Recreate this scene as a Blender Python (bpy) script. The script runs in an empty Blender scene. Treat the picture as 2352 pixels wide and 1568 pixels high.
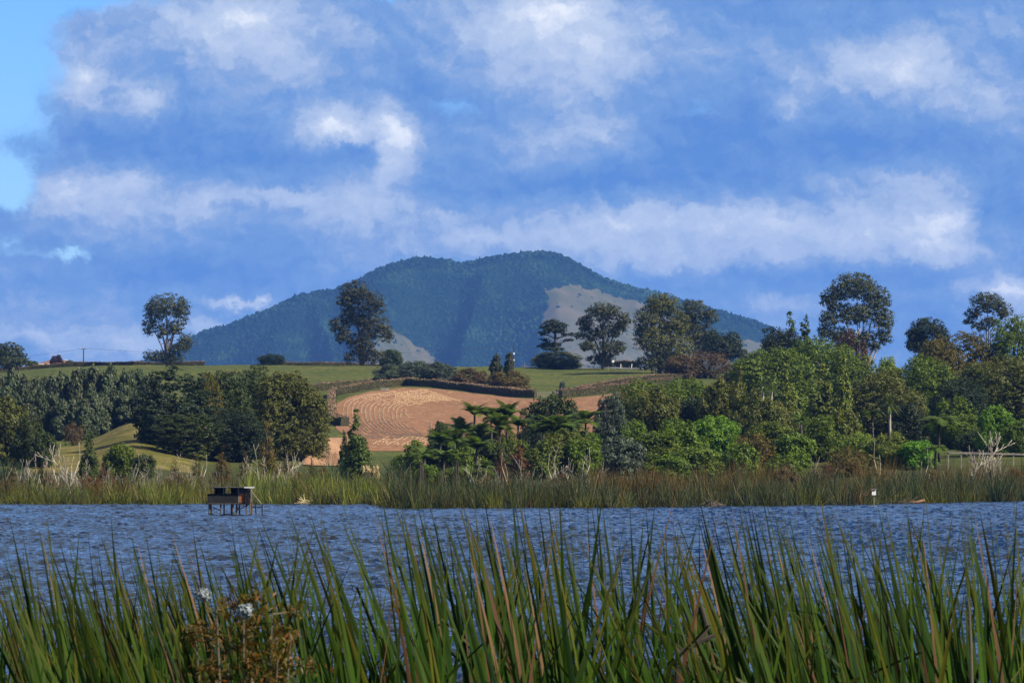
import bpy, math, random
import numpy as np
from mathutils import Vector

# ------------------------------------------------------------------ camera, sky, sun, exposure
SC = bpy.context.scene
COL = SC.collection
F, CX, HY, EYE = 9800.0, 1176.0, 1084.0, 2.5      # focal length, principal column, horizon row, eye height
cam_d = bpy.data.cameras.new('camera')
cam = bpy.data.objects.new('camera', cam_d); COL.objects.link(cam)
cam.location = (0, 0, EYE); cam.rotation_euler = (math.radians(90), 0, 0)
cam_d.sensor_width = 36; cam_d.lens = 36*F/2352.0
cam_d.shift_y = (HY-784.0)/2352.0
cam_d.clip_start = 0.5; cam_d.clip_end = 60000
cam_d.dof.use_dof = True; cam_d.dof.focus_distance = 70; cam_d.dof.aperture_fstop = 42
SC.camera = cam

SUN_EL, SUN_AZ = math.radians(39), math.radians(117)     # azimuth clockwise from the view direction
sund = bpy.data.lights.new('sun', 'SUN'); sund.energy = 5.0; sund.angle = math.radians(0.55); sund.color = (1.0, 0.92, 0.76)
sun = bpy.data.objects.new('sun', sund); COL.objects.link(sun)
sv = Vector((math.cos(SUN_EL)*math.sin(SUN_AZ), math.cos(SUN_EL)*math.cos(SUN_AZ), math.sin(SUN_EL)))
sun.rotation_euler = (-sv).to_track_quat('-Z', 'Y').to_euler(); sun.location = (300, 0, 300)

SC.view_settings.view_transform = 'Standard'; SC.view_settings.look = 'None'
SC.view_settings.exposure = 0.85; SC.view_settings.gamma = 1.0; SC.view_settings.use_curve_mapping = False
SC.cycles.use_denoising = True
SC.cycles.max_bounces = 5; SC.cycles.diffuse_bounces = 2; SC.cycles.glossy_bounces = 2
SC.cycles.transmission_bounces = 2; SC.cycles.volume_bounces = 0; SC.cycles.transparent_max_bounces = 4

def lin(r, g, b): return tuple((c/255/12.92 if c/255 <= .04045 else ((c/255+.055)/1.055)**2.4) for c in (r, g, b))

class NT:
    """small helper to write node trees"""
    def __init__(s, tree): s.t = tree; s.n = tree.nodes; s.l = tree.links
    def add(s, kind, **kw):
        n = s.n.new(kind)
        for k, v in kw.items(): setattr(n, k, v)
        return n
    def put(s, sock, v):
        if v is None: return
        if isinstance(v, bpy.types.NodeSocket): s.l.new(v, sock)
        else: sock.default_value = v
    def math(s, op, a, b=None, c=None, clamp=False):
        n = s.add('ShaderNodeMath', operation=op, use_clamp=clamp)
        for i, v in enumerate((a, b, c)): s.put(n.inputs[i], v)
        return n.outputs[0]
    def vmath(s, op, a, b=None, c=None):
        n = s.add('ShaderNodeVectorMath', operation=op)
        for i, v in enumerate((a, b, c)): s.put(n.inputs[i], v)
        return n.outputs[0]
    def noise(s, vec, scale, detail=4, rough=.55, dist=0, col=False):
        n = s.add('ShaderNodeTexNoise'); s.put(n.inputs['Vector'], vec)
        n.inputs['Scale'].default_value = scale; n.inputs['Detail'].default_value = detail
        n.inputs['Roughness'].default_value = rough; n.inputs['Distortion'].default_value = dist
        return n.outputs['Color'] if col else n.outputs['Fac']
    def ramp(s, fac, stops, interp='LINEAR'):
        n = s.add('ShaderNodeValToRGB'); n.color_ramp.interpolation = interp; e = n.color_ramp.elements
        while len(e) < len(stops): e.new(.5)
        for i, (p, c) in enumerate(stops): e[i].position = p; e[i].color = (*c[:3], 1)
        s.put(n.inputs[0], fac); return n.outputs[0]
    def mix(s, fac, a, b, mode='MIX'):
        n = s.add('ShaderNodeMix', data_type='RGBA', blend_type=mode)
        s.put(n.inputs[0], fac)
        for i, v in ((6, a), (7, b)):
            s.put(n.inputs[i], (*v[:3], 1) if isinstance(v, tuple) else v)
        return n.outputs[2]
    def mapr(s, v, a, b, c=0., d=1., smooth=True):
        n = s.add('ShaderNodeMapRange', interpolation_type='SMOOTHSTEP' if smooth else 'LINEAR')
        s.put(n.inputs[0], v)
        for i, x in enumerate((a, b, c, d)): s.put(n.inputs[1+i], x)
        return n.outputs[0]

world = bpy.data.worlds.new('World'); SC.world = world; world.use_nodes = True
def build_world():
    world.node_tree.nodes.clear(); T = NT(world.node_tree)
    out = T.add('ShaderNodeOutputWorld'); bg = T.add('ShaderNodeBackground'); T.l.new(bg.outputs[0], out.inputs[0])
    bg.inputs[1].default_value = 0.1
    sky = T.add('ShaderNodeTexSky', sky_type='NISHITA'); sky.sun_disc = False
    sky.sun_elevation = SUN_EL; sky.sun_rotation = SUN_AZ
    sky.altitude = 100; sky.air_density = 1.0; sky.dust_density = 0.15; sky.ozone_density = 3.0
    tc = T.add('ShaderNodeTexCoord'); sp = T.add('ShaderNodeSeparateXYZ'); T.l.new(tc.outputs['Generated'], sp.inputs[0])
    az = T.math('ARCTAN2', sp.outputs[0], sp.outputs[1]); el = T.math('ARCSINE', sp.outputs[2])
    cb = T.add('ShaderNodeCombineXYZ')                 # compass bearing and altitude, in cloud units of 100
    T.l.new(T.math('MULTIPLY_ADD', az, F/100, CX/100), cb.inputs[0])
    T.l.new(T.math('MULTIPLY_ADD', el, F/100, -HY/100), cb.inputs[1])
    P0 = cb.outputs[0]
    wob = T.vmath('SUBTRACT', T.noise(P0, .55, 5, .6, col=True), (.5, .5, .5))
    wob = T.vmath('MULTIPLY', wob, (1.5, .9, 0))
    wob2 = T.vmath('MULTIPLY', T.vmath('SUBTRACT', T.noise(P0, 2.6, 4, .6, col=True), (.5, .5, .5)), (.5, .42, 0))
    wob3 = T.vmath('MULTIPLY', T.vmath('SUBTRACT', T.noise(P0, 8.0, 4, .65, col=True), (.5, .5, .5)), (.26, .24, 0))
    P = T.vmath('ADD', T.vmath('ADD', T.vmath('ADD', P0, wob), wob2), wob3)
    LF = 1.85
    def field(base, lobes):
        acc = base
        for cx, cy, rx, ry, a in lobes:
            m = T.add('ShaderNodeVectorMath', operation='MULTIPLY_ADD')
            T.l.new(P, m.inputs[0]); m.inputs[1].default_value = (100/rx/LF, 100/ry/LF, 0)
            m.inputs[2].default_value = (-cx/rx/LF, cy/ry/LF, 0)
            g = T.add('ShaderNodeTexGradient', gradient_type='QUADRATIC_SPHERE'); T.l.new(m.outputs[0], g.inputs[0])
            acc = T.math('MULTIPLY_ADD', g.outputs[1], a*1.25, acc)
        return acc
    bright = [(430,50,300,120,.33),(590,40,150,80,.42),(640,150,230,100,.26),(130,120,120,80,.12),
      (180,215,130,90,.36),(205,185,50,45,.35),(335,247,65,50,.42),(790,300,150,60,.5),(910,325,80,90,.6),(760,285,70,45,.42),
      (895,395,40,60,.3),(1180,60,360,130,.36),(1290,30,190,80,.42),(1360,140,170,120,.32),(1150,200,280,90,.2),
      (1370,320,150,80,.3),(1230,345,180,75,.24),(1830,255,60,70,.42),(1985,155,150,70,.3),(2100,185,190,80,.36),(2290,245,180,85,.3),
      (2085,125,70,60,.25),(2060,420,190,38,.3),(165,440,140,65,.45),(290,490,230,80,.36),(310,405,75,40,.34),(480,470,90,60,.3),
      (640,440,230,45,.3),(840,465,200,55,.32),(790,505,150,60,.24),(1100,545,280,65,.36),(1430,525,260,80,.4),(1700,520,300,100,.42),
      (2000,535,270,90,.46),(2165,500,100,75,.5),(2210,575,140,60,.36),(1560,600,300,45,.22),(100,765,220,70,.36),(300,795,140,55,.36),
      (540,694,70,13,.55),(595,698,36,13,.5),(480,742,90,34,.36),(1800,705,170,45,.3),(2290,660,130,26,.6),(2335,705,70,70,.42),
      (1700,130,240,90,.16),(2280,60,180,80,.2),(60,620,200,40,.14),(880,600,240,40,.14),(700,640,240,28,.15),(120,690,180,30,.12)]
    dark = [(1000,245,220,60,-.22),(1620,330,320,120,-.2),(1420,432,420,60,-.26),(2270,490,110,80,-.3),(600,350,270,90,-.16),
      (250,330,270,60,-.2),(420,620,340,40,-.14),(825,345,60,26,-.34),(950,150,130,120,-.16),(1900,640,460,28,-.2),(1960,320,300,50,-.16),
      (2000,20,220,50,-.12),(1700,30,160,50,-.1),(620,640,300,24,-.12),(1420,20,60,70,-.2),(2200,340,240,36,-.12)]
    B = field(.22, bright+dark)
    det = T.noise(T.vmath('MULTIPLY', P, (1, 1.35, 1)), 1.1, 8, .62)
    B = T.math('ADD', B, T.math('MULTIPLY', T.math('SUBTRACT', det, .5), .46))
    Pl = T.vmath('ADD', P, (.16, .20, 0)); detb = T.noise(T.vmath('MULTIPLY', Pl, (1, 1.35, 1)), 1.1, 8, .62)
    B = T.math('ADD', B, T.math('MULTIPLY', T.math('SUBTRACT', det, detb), .55))

    k = 6.1
    B = T.math('MULTIPLY_ADD', B, .84, .03)
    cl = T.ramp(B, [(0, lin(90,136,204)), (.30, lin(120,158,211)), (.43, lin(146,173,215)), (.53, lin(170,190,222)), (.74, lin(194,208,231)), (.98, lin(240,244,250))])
    cl = T.mix(T.mapr(el, .10, .65), cl, T.ramp(B, [(0, (.20,.23,.28)), (.45, (.36,.39,.43)), (1.0, (.80,.82,.84))]))  # unseen clouds above the view shifted to grey to cut blue ambient light
    gaps = [(20,110,130,260,1.1),(10,425,90,60,.9),(160,0,240,40,.9),(150,590,110,16,.45),(20,560,60,40,.35),(850,-5,80,22,.9),
            (1050,255,90,30,.3),(1620,250,70,40,.3),(640,260,80,40,.2)]
    G = field(0.0, gaps)
    high = T.mapr(el, .2, .5)                               # overhead the cloud is broken, open blue between
    G = T.math('ADD', G, T.math('MULTIPLY', high, T.mapr(T.noise(tc.outputs['Generated'], 5.0, 5, .6), .50, .66)))
    G = T.math('ADD', G, T.math('MULTIPLY', T.math('SUBTRACT', det, .5), .5))
    G = T.mapr(G, .12, .62)
    # clear air between the clouds: the sky texture, with a deep clean blue
    hs = T.add('ShaderNodeHueSaturation'); hs.inputs['Saturation'].default_value = 1.3; hs.inputs['Value'].default_value = 1.0
    T.l.new(sky.outputs[0], hs.inputs['Color'])
    blue = T.mix(1.0, hs.outputs[0], (.50, .66, .95), 'MULTIPLY')
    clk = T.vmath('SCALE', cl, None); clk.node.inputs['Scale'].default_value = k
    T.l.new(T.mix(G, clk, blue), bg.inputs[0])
build_world()
world.cycles.sampling_method = 'MANUAL'; world.cycles.sample_map_resolution = 512

# ------------------------------------------------------------------ helpers
def W(px, py, D): return Vector(((px-CX)/F*D, D, EYE+(HY-py)/F*D))
def X(px, D): return (px-CX)/F*D
def link(o, parent=None):
    COL.objects.link(o)
    if parent is not None: o.parent = parent
    return o
ORD = 'first second third fourth fifth sixth seventh eighth ninth tenth eleventh twelfth thirteenth fourteenth fifteenth sixteenth seventeenth eighteenth nineteenth'.split()
TENS = {20: 'twent', 30: 'thirt', 40: 'fort', 50: 'fift'}
def nth(i):
    if i <= 19: return ORD[i-1]
    t, u = i//10*10, i % 10; return TENS[t]+'ieth' if u == 0 else TENS[t]+'y-'+ORD[u-1]
def tag(o, label=None, cat=None, group=None, kind=None):
    if label: o['label'] = label
    if cat: o['category'] = cat
    if group: o['group'] = group
    if kind: o['kind'] = kind
    return o
def empty(name, loc=(0,0,0), rz=0):
    o = bpy.data.objects.new(name, None); o.location = loc; o.rotation_euler = (0, 0, rz); o.empty_display_size = .5
    return link(o)
def mesh_np(name, V, faces, mat=None, smooth=False):
    """faces: an (n,k) integer array or a list of tuples"""
    V = np.asarray(V, dtype=np.float32); me = bpy.data.meshes.new(name)
    if isinstance(faces, np.ndarray):
        n, k = faces.shape
        me.vertices.add(len(V)); me.vertices.foreach_set('co', V.ravel())
        me.loops.add(n*k); me.loops.foreach_set('vertex_index', faces.astype(np.int32).ravel())
        me.polygons.add(n); me.polygons.foreach_set('loop_start', np.arange(0, n*k, k, dtype=np.int32))
        me.polygons.foreach_set('loop_total', np.full(n, k, dtype=np.int32)); me.update(calc_edges=True)
    else:
        me.from_pydata([tuple(v) for v in V.tolist()], [], faces); me.update()
    if smooth: me.polygons.foreach_set('use_smooth', np.ones(len(me.polygons), dtype=bool))
    if mat: me.materials.append(mat)
    return me
def obj(name, me, parent=None): return link(bpy.data.objects.new(name, me), parent)
class MB:
    """collects boxes, bars and tubes into one mesh"""
    def __init__(s): s.v = []; s.f = []
    def box(s, c, d, rz=0, ry=0):
        i = len(s.v); ca, sa = math.cos(rz), math.sin(rz); cy, sy = math.cos(ry), math.sin(ry)
        for x in (-1, 1):
            for y in (-1, 1):
                for z in (-1, 1):
                    a, b, e = x*d[0]/2, y*d[1]/2, z*d[2]/2
                    a, e = a*cy+e*sy, -a*sy+e*cy
                    s.v.append((c[0]+a*ca-b*sa, c[1]+a*sa+b*ca, c[2]+e))
        s.f += [tuple(i+k for k in q) for q in ((0,1,3,2),(4,6,7,5),(0,4,5,1),(2,3,7,6),(0,2,6,4),(1,5,7,3))]
        return s
    def tube(s, pts, rad, n=5, cap=True):
        pts = [Vector(p) for p in pts]
        if not hasattr(rad, '__len__'): rad = [rad]*len(pts)
        i0 = len(s.v)
        for k, p in enumerate(pts):
            t = (pts[min(k+1, len(pts)-1)]-pts[max(k-1, 0)])
            t = t.normalized() if t.length > 1e-9 else Vector((0, 0, 1))
            a = t.cross(Vector((.13, .99, .05))); a = a.normalized() if a.length > 1e-4 else Vector((1, 0, 0)); b = t.cross(a)
            for j in range(n):
                an = 2*math.pi*j/n; s.v.append(tuple(p+(a*math.cos(an)+b*math.sin(an))*rad[k]))
        for k in range(len(pts)-1):
            for j in range(n):
                s.f.append((i0+k*n+j, i0+k*n+(j+1) % n, i0+(k+1)*n+(j+1) % n, i0+(k+1)*n+j))
        if cap:
            s.f.append(tuple(i0+j for j in range(n))[::-1]); s.f.append(tuple(i0+(len(pts)-1)*n+j for j in range(n)))
        return s
    def poly(s, pts, faces):
        i = len(s.v); s.v += [tuple(p) for p in pts]; s.f += [tuple(i+k for k in q) for q in faces]; return s
    def mesh(s, name, mat, smooth=False): return mesh_np(name, s.v, s.f, mat, smooth)
    def build(s, name, mat, parent=None, smooth=False): return obj(name, s.mesh(name, mat, smooth), parent)
def copy_tree(o, parent=None):
    c = o.copy(); COL.objects.link(c); c.parent = parent
    for ch in o.children: copy_tree(ch, c)
    return c
def set_mat(o, m):
    o.material_slots[0].link = 'OBJECT'; o.material_slots[0].material = m

# ------------------------------------------------------------------ materials
def new_mat(name):
    m = bpy.data.materials.new(name); m.use_nodes = True; m.node_tree.nodes.clear(); T = NT(m.node_tree)
    return m, T, T.add('ShaderNodeOutputMaterial')
def leaf_mat(name, c1, c2, trans=.3, c3=None, rough=.55, patch=0.0):
    """foliage: colour differs from leaf to leaf and a little from plant to plant"""
    m, T, out = new_mat(name)
    g = T.add('ShaderNodeNewGeometry'); oi = T.add('ShaderNodeObjectInfo')
    stops = [(0, c1), (.75, c2)] + ([(1, c3)] if c3 else [])
    c = T.ramp(g.outputs['Random Per Island'], stops)
    if patch:
        tc = T.add('ShaderNodeTexCoord'); n = T.noise(tc.outputs['Object'], patch, 2)
        c = T.mix(T.mapr(n, .4, .65), c, T.mix(.5, c, c2, 'ADD'))
    v = T.math('MULTIPLY_ADD', oi.outputs['Random'], .4, .8)
    hs = T.add('ShaderNodeHueSaturation'); T.l.new(c, hs.inputs['Color']); T.l.new(v, hs.inputs['Value'])
    T.l.new(T.math('MULTIPLY_ADD', oi.outputs['Random'], .03, .485), hs.inputs['Hue'])
    p = T.add('ShaderNodeBsdfPrincipled'); T.l.new(hs.outputs[0], p.inputs['Base Color'])
    p.inputs['Roughness'].default_value = rough; p.inputs['Specular IOR Level'].default_value = .25
    t = T.add('ShaderNodeBsdfTranslucent'); T.l.new(T.mix(1, hs.outputs[0], (1.3, 1.2, .6), 'MULTIPLY'), t.inputs[0])
    mx = T.add('ShaderNodeMixShader'); mx.inputs[0].default_value = trans
    T.l.new(p.outputs[0], mx.inputs[1]); T.l.new(t.outputs[0], mx.inputs[2]); T.l.new(mx.outputs[0], out.inputs[0])
    return m
def rough_mat(name, c1, c2, scale=1.0, rough=.85, bump=.0, c3=None, metal=0, stretch=(1,1,1), spec=.3, dist=.05):
    m, T, out = new_mat(name); tc = T.add('ShaderNodeTexCoord')
    vec = T.vmath('MULTIPLY', tc.outputs['Object'], stretch)
    n = T.noise(vec, scale, 6, .62)
    st = [(.3, c1), (.62, c2)] + ([(.75, c3)] if c3 else [])
    c = T.ramp(n, st)
    p = T.add('ShaderNodeBsdfPrincipled'); T.l.new(c, p.inputs['Base Color']); p.inputs['Roughness'].default_value = rough
    p.inputs['Metallic'].default_value = metal; p.inputs['Specular IOR Level'].default_value = spec
    if bump:
        b = T.add('ShaderNodeBump'); b.inputs['Strength'].default_value = bump; b.inputs['Distance'].default_value = dist
        T.l.new(T.noise(vec, scale*3, 5, .65), b.inputs['Height']); T.l.new(b.outputs[0], p.inputs['Normal'])
    T.l.new(p.outputs[0], out.inputs[0]); return m
M = {}
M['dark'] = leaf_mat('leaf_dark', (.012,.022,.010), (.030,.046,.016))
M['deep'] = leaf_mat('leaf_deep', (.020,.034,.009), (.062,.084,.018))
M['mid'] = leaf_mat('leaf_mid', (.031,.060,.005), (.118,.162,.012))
M['bright'] = leaf_mat('leaf_bright', (.036,.092,.005), (.130,.232,.014))
M['lime'] = leaf_mat('leaf_lime', (.075,.110,.014), (.19,.24,.036))
M['olive'] = leaf_mat('leaf_olive', (.040,.050,.009), (.122,.130,.022))
M['kanuka'] = leaf_mat('leaf_kanuka', (.034,.044,.006), (.120,.132,.016), c3=(.11,.10,.02))
M['tall'] = leaf_mat('leaf_tall', (.018,.024,.009), (.056,.064,.020), c3=(.12,.12,.04), trans=.25)
M['grey'] = leaf_mat('leaf_grey', (.035,.050,.034), (.095,.120,.080))
M['gold'] = leaf_mat('leaf_gold', (.035,.042,.008), (.105,.090,.012), c3=(.19,.12,.012))
M['brown'] = leaf_mat('leaf_brown', (.050,.034,.014), (.130,.085,.030), c3=(.17,.13,.05))
M['wisp'] = leaf_mat('leaf_wisp', (.045,.034,.008), (.120,.085,.016), c3=(.15,.06,.018))
M['russet'] = leaf_mat('leaf_russet', (.060,.024,.010), (.15,.060,.018), c3=(.11,.085,.015))
M['red'] = leaf_mat('leaf_red', (.024,.010,.012), (.065,.026,.026))
M['poplar'] = leaf_mat('leaf_poplar', (.030,.044,.018), (.076,.096,.040), c3=(.13,.15,.08))
M['conifer'] = leaf_mat('leaf_conifer', (.020,.040,.006), (.078,.108,.014), trans=.2)
M['yconifer'] = leaf_mat('leaf_gold_conifer', (.042,.060,.008), (.145,.165,.020), trans=.2)
M['fern'] = leaf_mat('leaf_fern', (.034,.066,.008), (.086,.135,.018), c3=(.14,.18,.03), trans=.35)
M['flax'] = leaf_mat('leaf_flax', (.014,.030,.014), (.040,.075,.030))
M['reedfar'] = leaf_mat('reed_far', (.014,.020,.005), (.046,.046,.010), c3=(.13,.075,.022), trans=.3, patch=.22)
M['reedlime'] = leaf_mat('reed_lime', (.032,.052,.006), (.105,.118,.013), c3=(.23,.17,.04), trans=.35, patch=.22)
M['reedblue'] = leaf_mat('reed_bluegreen', (.011,.022,.008), (.036,.050,.016), c3=(.09,.075,.022), trans=.3, patch=.22)
M['reedgold'] = leaf_mat('reed_gold', (.035,.026,.006), (.105,.064,.014), c3=(.22,.13,.036), trans=.35, patch=.22)
M['straw'] = leaf_mat('plume_straw', (.42,.33,.19), (.66,.55,.36), trans=.3)
M['rowstraw'] = leaf_mat('row_straw', (.31,.185,.10), (.46,.30,.175), trans=.1)
M['forest'] = leaf_mat('forest_far', (.004,.011,.007), (.011,.028,.013), c3=(.028,.058,.024), trans=.1)
M['bark'] = rough_mat('bark', (.055,.045,.035), (.13,.105,.08), 3.0)
M['darkbark'] = rough_mat('dark_bark', (.025,.020,.016), (.06,.048,.038), 3.0)
M['pale'] = rough_mat('bleached_wood', (.20,.165,.125), (.44,.39,.31), 2.0, c3=(.58,.53,.45))
M['greywood'] = rough_mat('grey_wood', (.12,.10,.082), (.30,.265,.22), 2.5)
M['fence'] = rough_mat('weathered_timber', (.12,.105,.085), (.25,.225,.19), 4)
M['white'] = rough_mat('white_paint', (.70,.70,.68), (.82,.82,.80), 5, rough=.5)
M['blackboard'] = rough_mat('tarred_board', (.006,.006,.008), (.014,.013,.015), 2.5, bump=.5, c3=(.05,.042,.036), stretch=(1,1,.3))
M['bluegrey'] = rough_mat('blue_grey_board', (.028,.034,.050), (.050,.058,.080), 3)
M['rust'] = rough_mat('rusty_sheet', (.16,.045,.015), (.36,.13,.045), 3.0, c3=(.28,.19,.10), stretch=(1,1,.5))
M['thatch'] = rough_mat('brush_thatch', (.035,.028,.022), (.12,.10,.08), 9, c3=(.26,.23,.19), stretch=(3,3,.25), bump=.8)
M['roofing'] = rough_mat('grey_sheet_roof', (.10,.11,.11), (.19,.20,.20), 3)
M['litfascia'] = rough_mat('sunlit_fascia', (.42,.42,.40), (.56,.56,.54), 3)  # sunlight on the right roof edge, put into the colour
M['clay'] = rough_mat('clay', (.21,.11,.055), (.38,.21,.11), .35, c3=(.15,.12,.05), bump=.6, dist=.5)
M['roofred'] = rough_mat('roof_tile', (.12,.065,.055), (.19,.10,.085), 2)
M['wallpale'] = rough_mat('house_wall', (.30,.24,.26), (.38,.31,.33), 2)
M['glass'] = rough_mat('dark_glass', (.015,.02,.03), (.03,.035,.045), 1, rough=.1, spec=.6)
M['carpaint'] = rough_mat('blue_grey_car_paint', (.22,.27,.36), (.26,.31,.40), 1, rough=.25, spec=.6)
M['tyre'] = rough_mat('tyre_rubber', (.012,.012,.012), (.02,.02,.02), 4)
M['chrome'] = rough_mat('wheel_alloy', (.4,.4,.42), (.5,.5,.52), 3, rough=.3, metal=.9)
M['lamp'] = rough_mat('lamp_glass', (.55,.55,.52), (.7,.7,.66), 3, rough=.2)
M['asphalt'] = rough_mat('asphalt', (.11,.11,.115), (.16,.155,.155), .6)
M['wire'] = rough_mat('wire', (.05,.05,.055), (.08,.08,.085), 1)
M['pole'] = rough_mat('power_pole_timber', (.035,.032,.030), (.07,.062,.055), 2)
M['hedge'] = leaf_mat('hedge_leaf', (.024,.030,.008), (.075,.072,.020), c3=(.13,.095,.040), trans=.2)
M['hedgetop'] = leaf_mat('hedge_clipped_sunlit_top', (.14,.085,.050), (.26,.165,.105), c3=(.34,.24,.16), trans=.15)  # paler brown of the clipped top, with sunlight put into the colour
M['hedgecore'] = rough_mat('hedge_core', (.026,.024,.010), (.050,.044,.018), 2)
M['fluff'] = rough_mat('white_fluff', (.14,.165,.17), (.26,.29,.30), 12)

# ------------------------------------------------------------------ terrain
COLS = np.array([-2600, 0, 170, 310, 500, 760, 1000, 1300, 1500, 1750, 2000, 2352, 4800.])
ROWS = np.array([360, 400, 450, 500, 520, 560, 640, 720, 820, 900, 1000, 1060, 1200, 2200, 5000, 9800.])
TAB = np.array([
 # -2600   0   170   310   500   760  1000  1300  1500  1750  2000  2352  4800
 [ .6,  .6,  .6,   .6,  .6,  .6,  .6,  .6,  .6,  .7,  .8, 1.0, 1.0],    # 360
 [1.4, 1.4, 1.5,  1.6, 1.2, 1.2, 1.1, 1.3, 1.4, 1.8, 2.4, 3.0, 3.0],    # 400
 [3.0, 2.7, 3.2,  4.2, 2.8, 2.6, 2.4, 2.8, 3.0, 3.2, 4.0, 4.6, 4.6],    # 450
 [4.2, 3.9, 5.2,  7.2, 5.4, 3.9, 3.6, 4.4, 4.8, 4.8, 5.6, 6.4, 6.4],    # 500
 [4.6, 4.2, 5.6,  8.4, 6.6, 4.5, 4.2, 5.2, 5.8, 5.6, 6.2, 7.2, 7.2],    # 520
 [5.5, 5.0, 5.8,  8.6, 7.8, 6.0, 5.7, 7.0, 7.6, 7.2, 7.8, 8.8, 9.0],    # 560
 [8.0, 7.6, 7.6,  8.9, 9.6, 9.4, 9.3, 10.6, 11.4, 10.4, 10.8, 12, 12],  # 640
 [12., 11.8, 12., 12.6, 13.4, 13.3, 13.4, 14.2, 15.0, 14.0, 13.6, 15, 15],  # 720
 [17., 17.0, 17.5, 17.9, 18.4, 18.4, 18.9, 18.0, 18.6, 18.4, 17.6, 18, 18], # 820
 [21., 20.8, 21.8, 22.3, 22.8, 22.8, 23.0, 21.8, 22.3, 22.0, 21.0, 21, 21], # 900
 [25., 25.7, 27.1, 27.4, 27.3, 27.2, 27.0, 26.8, 26.8, 26.0, 24.5, 24, 24], # 1000
 [24., 25.2, 26.4, 26.6, 26.4, 26.4, 26.2, 26.2, 26.6, 26.0, 24.5, 24, 24], # 1060
 [18., 19., 20., 20., 20., 20., 20., 20., 21., 24., 25., 27., 26.],     # 1200
 [10.]*13, [14.]*13, [14.]*13])
def _catmull(xs, Yt, x):
    """smooth (monotone) interpolation along the first axis of Yt at the points x"""
    x = np.clip(x, xs[0], xs[-1]); i = np.clip(np.searchsorted(xs, x)-1, 0, len(xs)-2)
    h = xs[i+1]-xs[i]; t = (x-xs[i])/h
    d = np.diff(Yt, axis=0)/np.diff(xs)[:, None]
    m = np.zeros_like(Yt); m[1:-1] = np.where(d[:-1]*d[1:] > 0, 2*d[:-1]*d[1:]/(d[:-1]+d[1:]+1e-12), 0); m[0] = d[0]; m[-1] = d[-1]
    return i, h, t, m
SHPX = np.array([-2600, 0, 560, 800, 860, 900, 950, 1500, 1900, 2352, 4800.])
SHD = np.array([331, 331, 333, 331, 328, 298, 293, 302, 322, 368, 400.])
def shoreD(px): return np.interp(px, SHPX, SHD) + 2.2*np.sin(np.asarray(px)*.031) + 1.3*np.sin(np.asarray(px)*.083+1)
def wav(x, y): return (np.sin(x*.11+1.3)*np.cos(y*.05) + .6*np.sin(x*.23+y*.13+.7) + .5*np.cos(x*.41-y*.19))
def ground(px, D):
    px = np.atleast_1d(np.asarray(px, float)); D = np.atleast_1d(np.asarray(D, float)); px, D = np.broadcast_arrays(px, D)
    i, h, t, m = _catmull(ROWS, TAB, D)
    a = 2*t**3-3*t**2+1; b = t**3-2*t**2+t; c = -2*t**3+3*t**2; e = t**3-t**2
    P = a[..., None]*TAB[i]+(b*h)[..., None]*m[i]+c[..., None]*TAB[i+1]+(e*h)[..., None]*m[i+1]
    xc = np.clip(px, COLS[0], COLS[-1]); j = np.clip(np.searchsorted(COLS, xc)-1, 0, len(COLS)-2)
    u = (xc-COLS[j])/(COLS[j+1]-COLS[j]); u = u*u*(3-2*u)*.6+u*.4
    z = np.take_along_axis(P, j[..., None], -1)[..., 0]*(1-u)+np.take_along_axis(P, (j+1)[..., None], -1)[..., 0]*u
    z = z + wav((px-CX)/F*D, D)*.12*np.clip((D-380)/100, 0, 1)*np.clip((1500-D)/400, 0, 1)
    s = shoreD(px); sh = np.clip((D-(s-7))/11., 0, 1); sh = sh*sh*(3-2*sh)
    zz = -1.2+sh*1.55
    z = np.where(D < s+4, zz, np.maximum(.35+(D-s-4)*.006, z*np.clip((D-s-4)/30, 0, 1)))
    near = np.clip((16-D)/9, 0, 1); return np.where(D < 40, -1.2+1.9*near*near*(3-2*near), z)
def gz(px, D): return float(ground(px, D)[0])
def G(px, D, dz=0): return Vector((X(px, D), D, gz(px, D)+dz))
def ghit(px, py, lo=420, hi=1000):
    """distance along a bearing at which the hillside shows at the given row"""
    Ds = np.linspace(lo, hi, 400); ys = HY-(ground(np.full(400, px), Ds)-EYE)*F/Ds
    k = int(np.argmax(ys <= py))
    if ys[k] > py: return float(Ds[int(np.argmin(ys))])
    if k == 0: return float(Ds[0])
    t = (ys[k-1]-py)/(ys[k-1]-ys[k]+1e-9); return float(Ds[k-1]+(Ds[k]-Ds[k-1])*t)
def sheet(name, pxs, Ds, mat, dz=0.0, mask=None):
    PX, DD = np.meshgrid(pxs, Ds); Z = ground(PX, DD)+dz
    V = np.stack([(PX-CX)/F*np.maximum(DD, 60), DD, Z], -1).reshape(-1, 3)
    n, m = len(Ds), len(pxs); idx = np.arange(n*m).reshape(n, m)
    Q = np.stack([idx[:-1, :-1], idx[:-1, 1:], idx[1:, 1:], idx[1:, :-1]], -1).reshape(-1, 4)
    return mesh_np(name, V, Q, mat, True)

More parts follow.
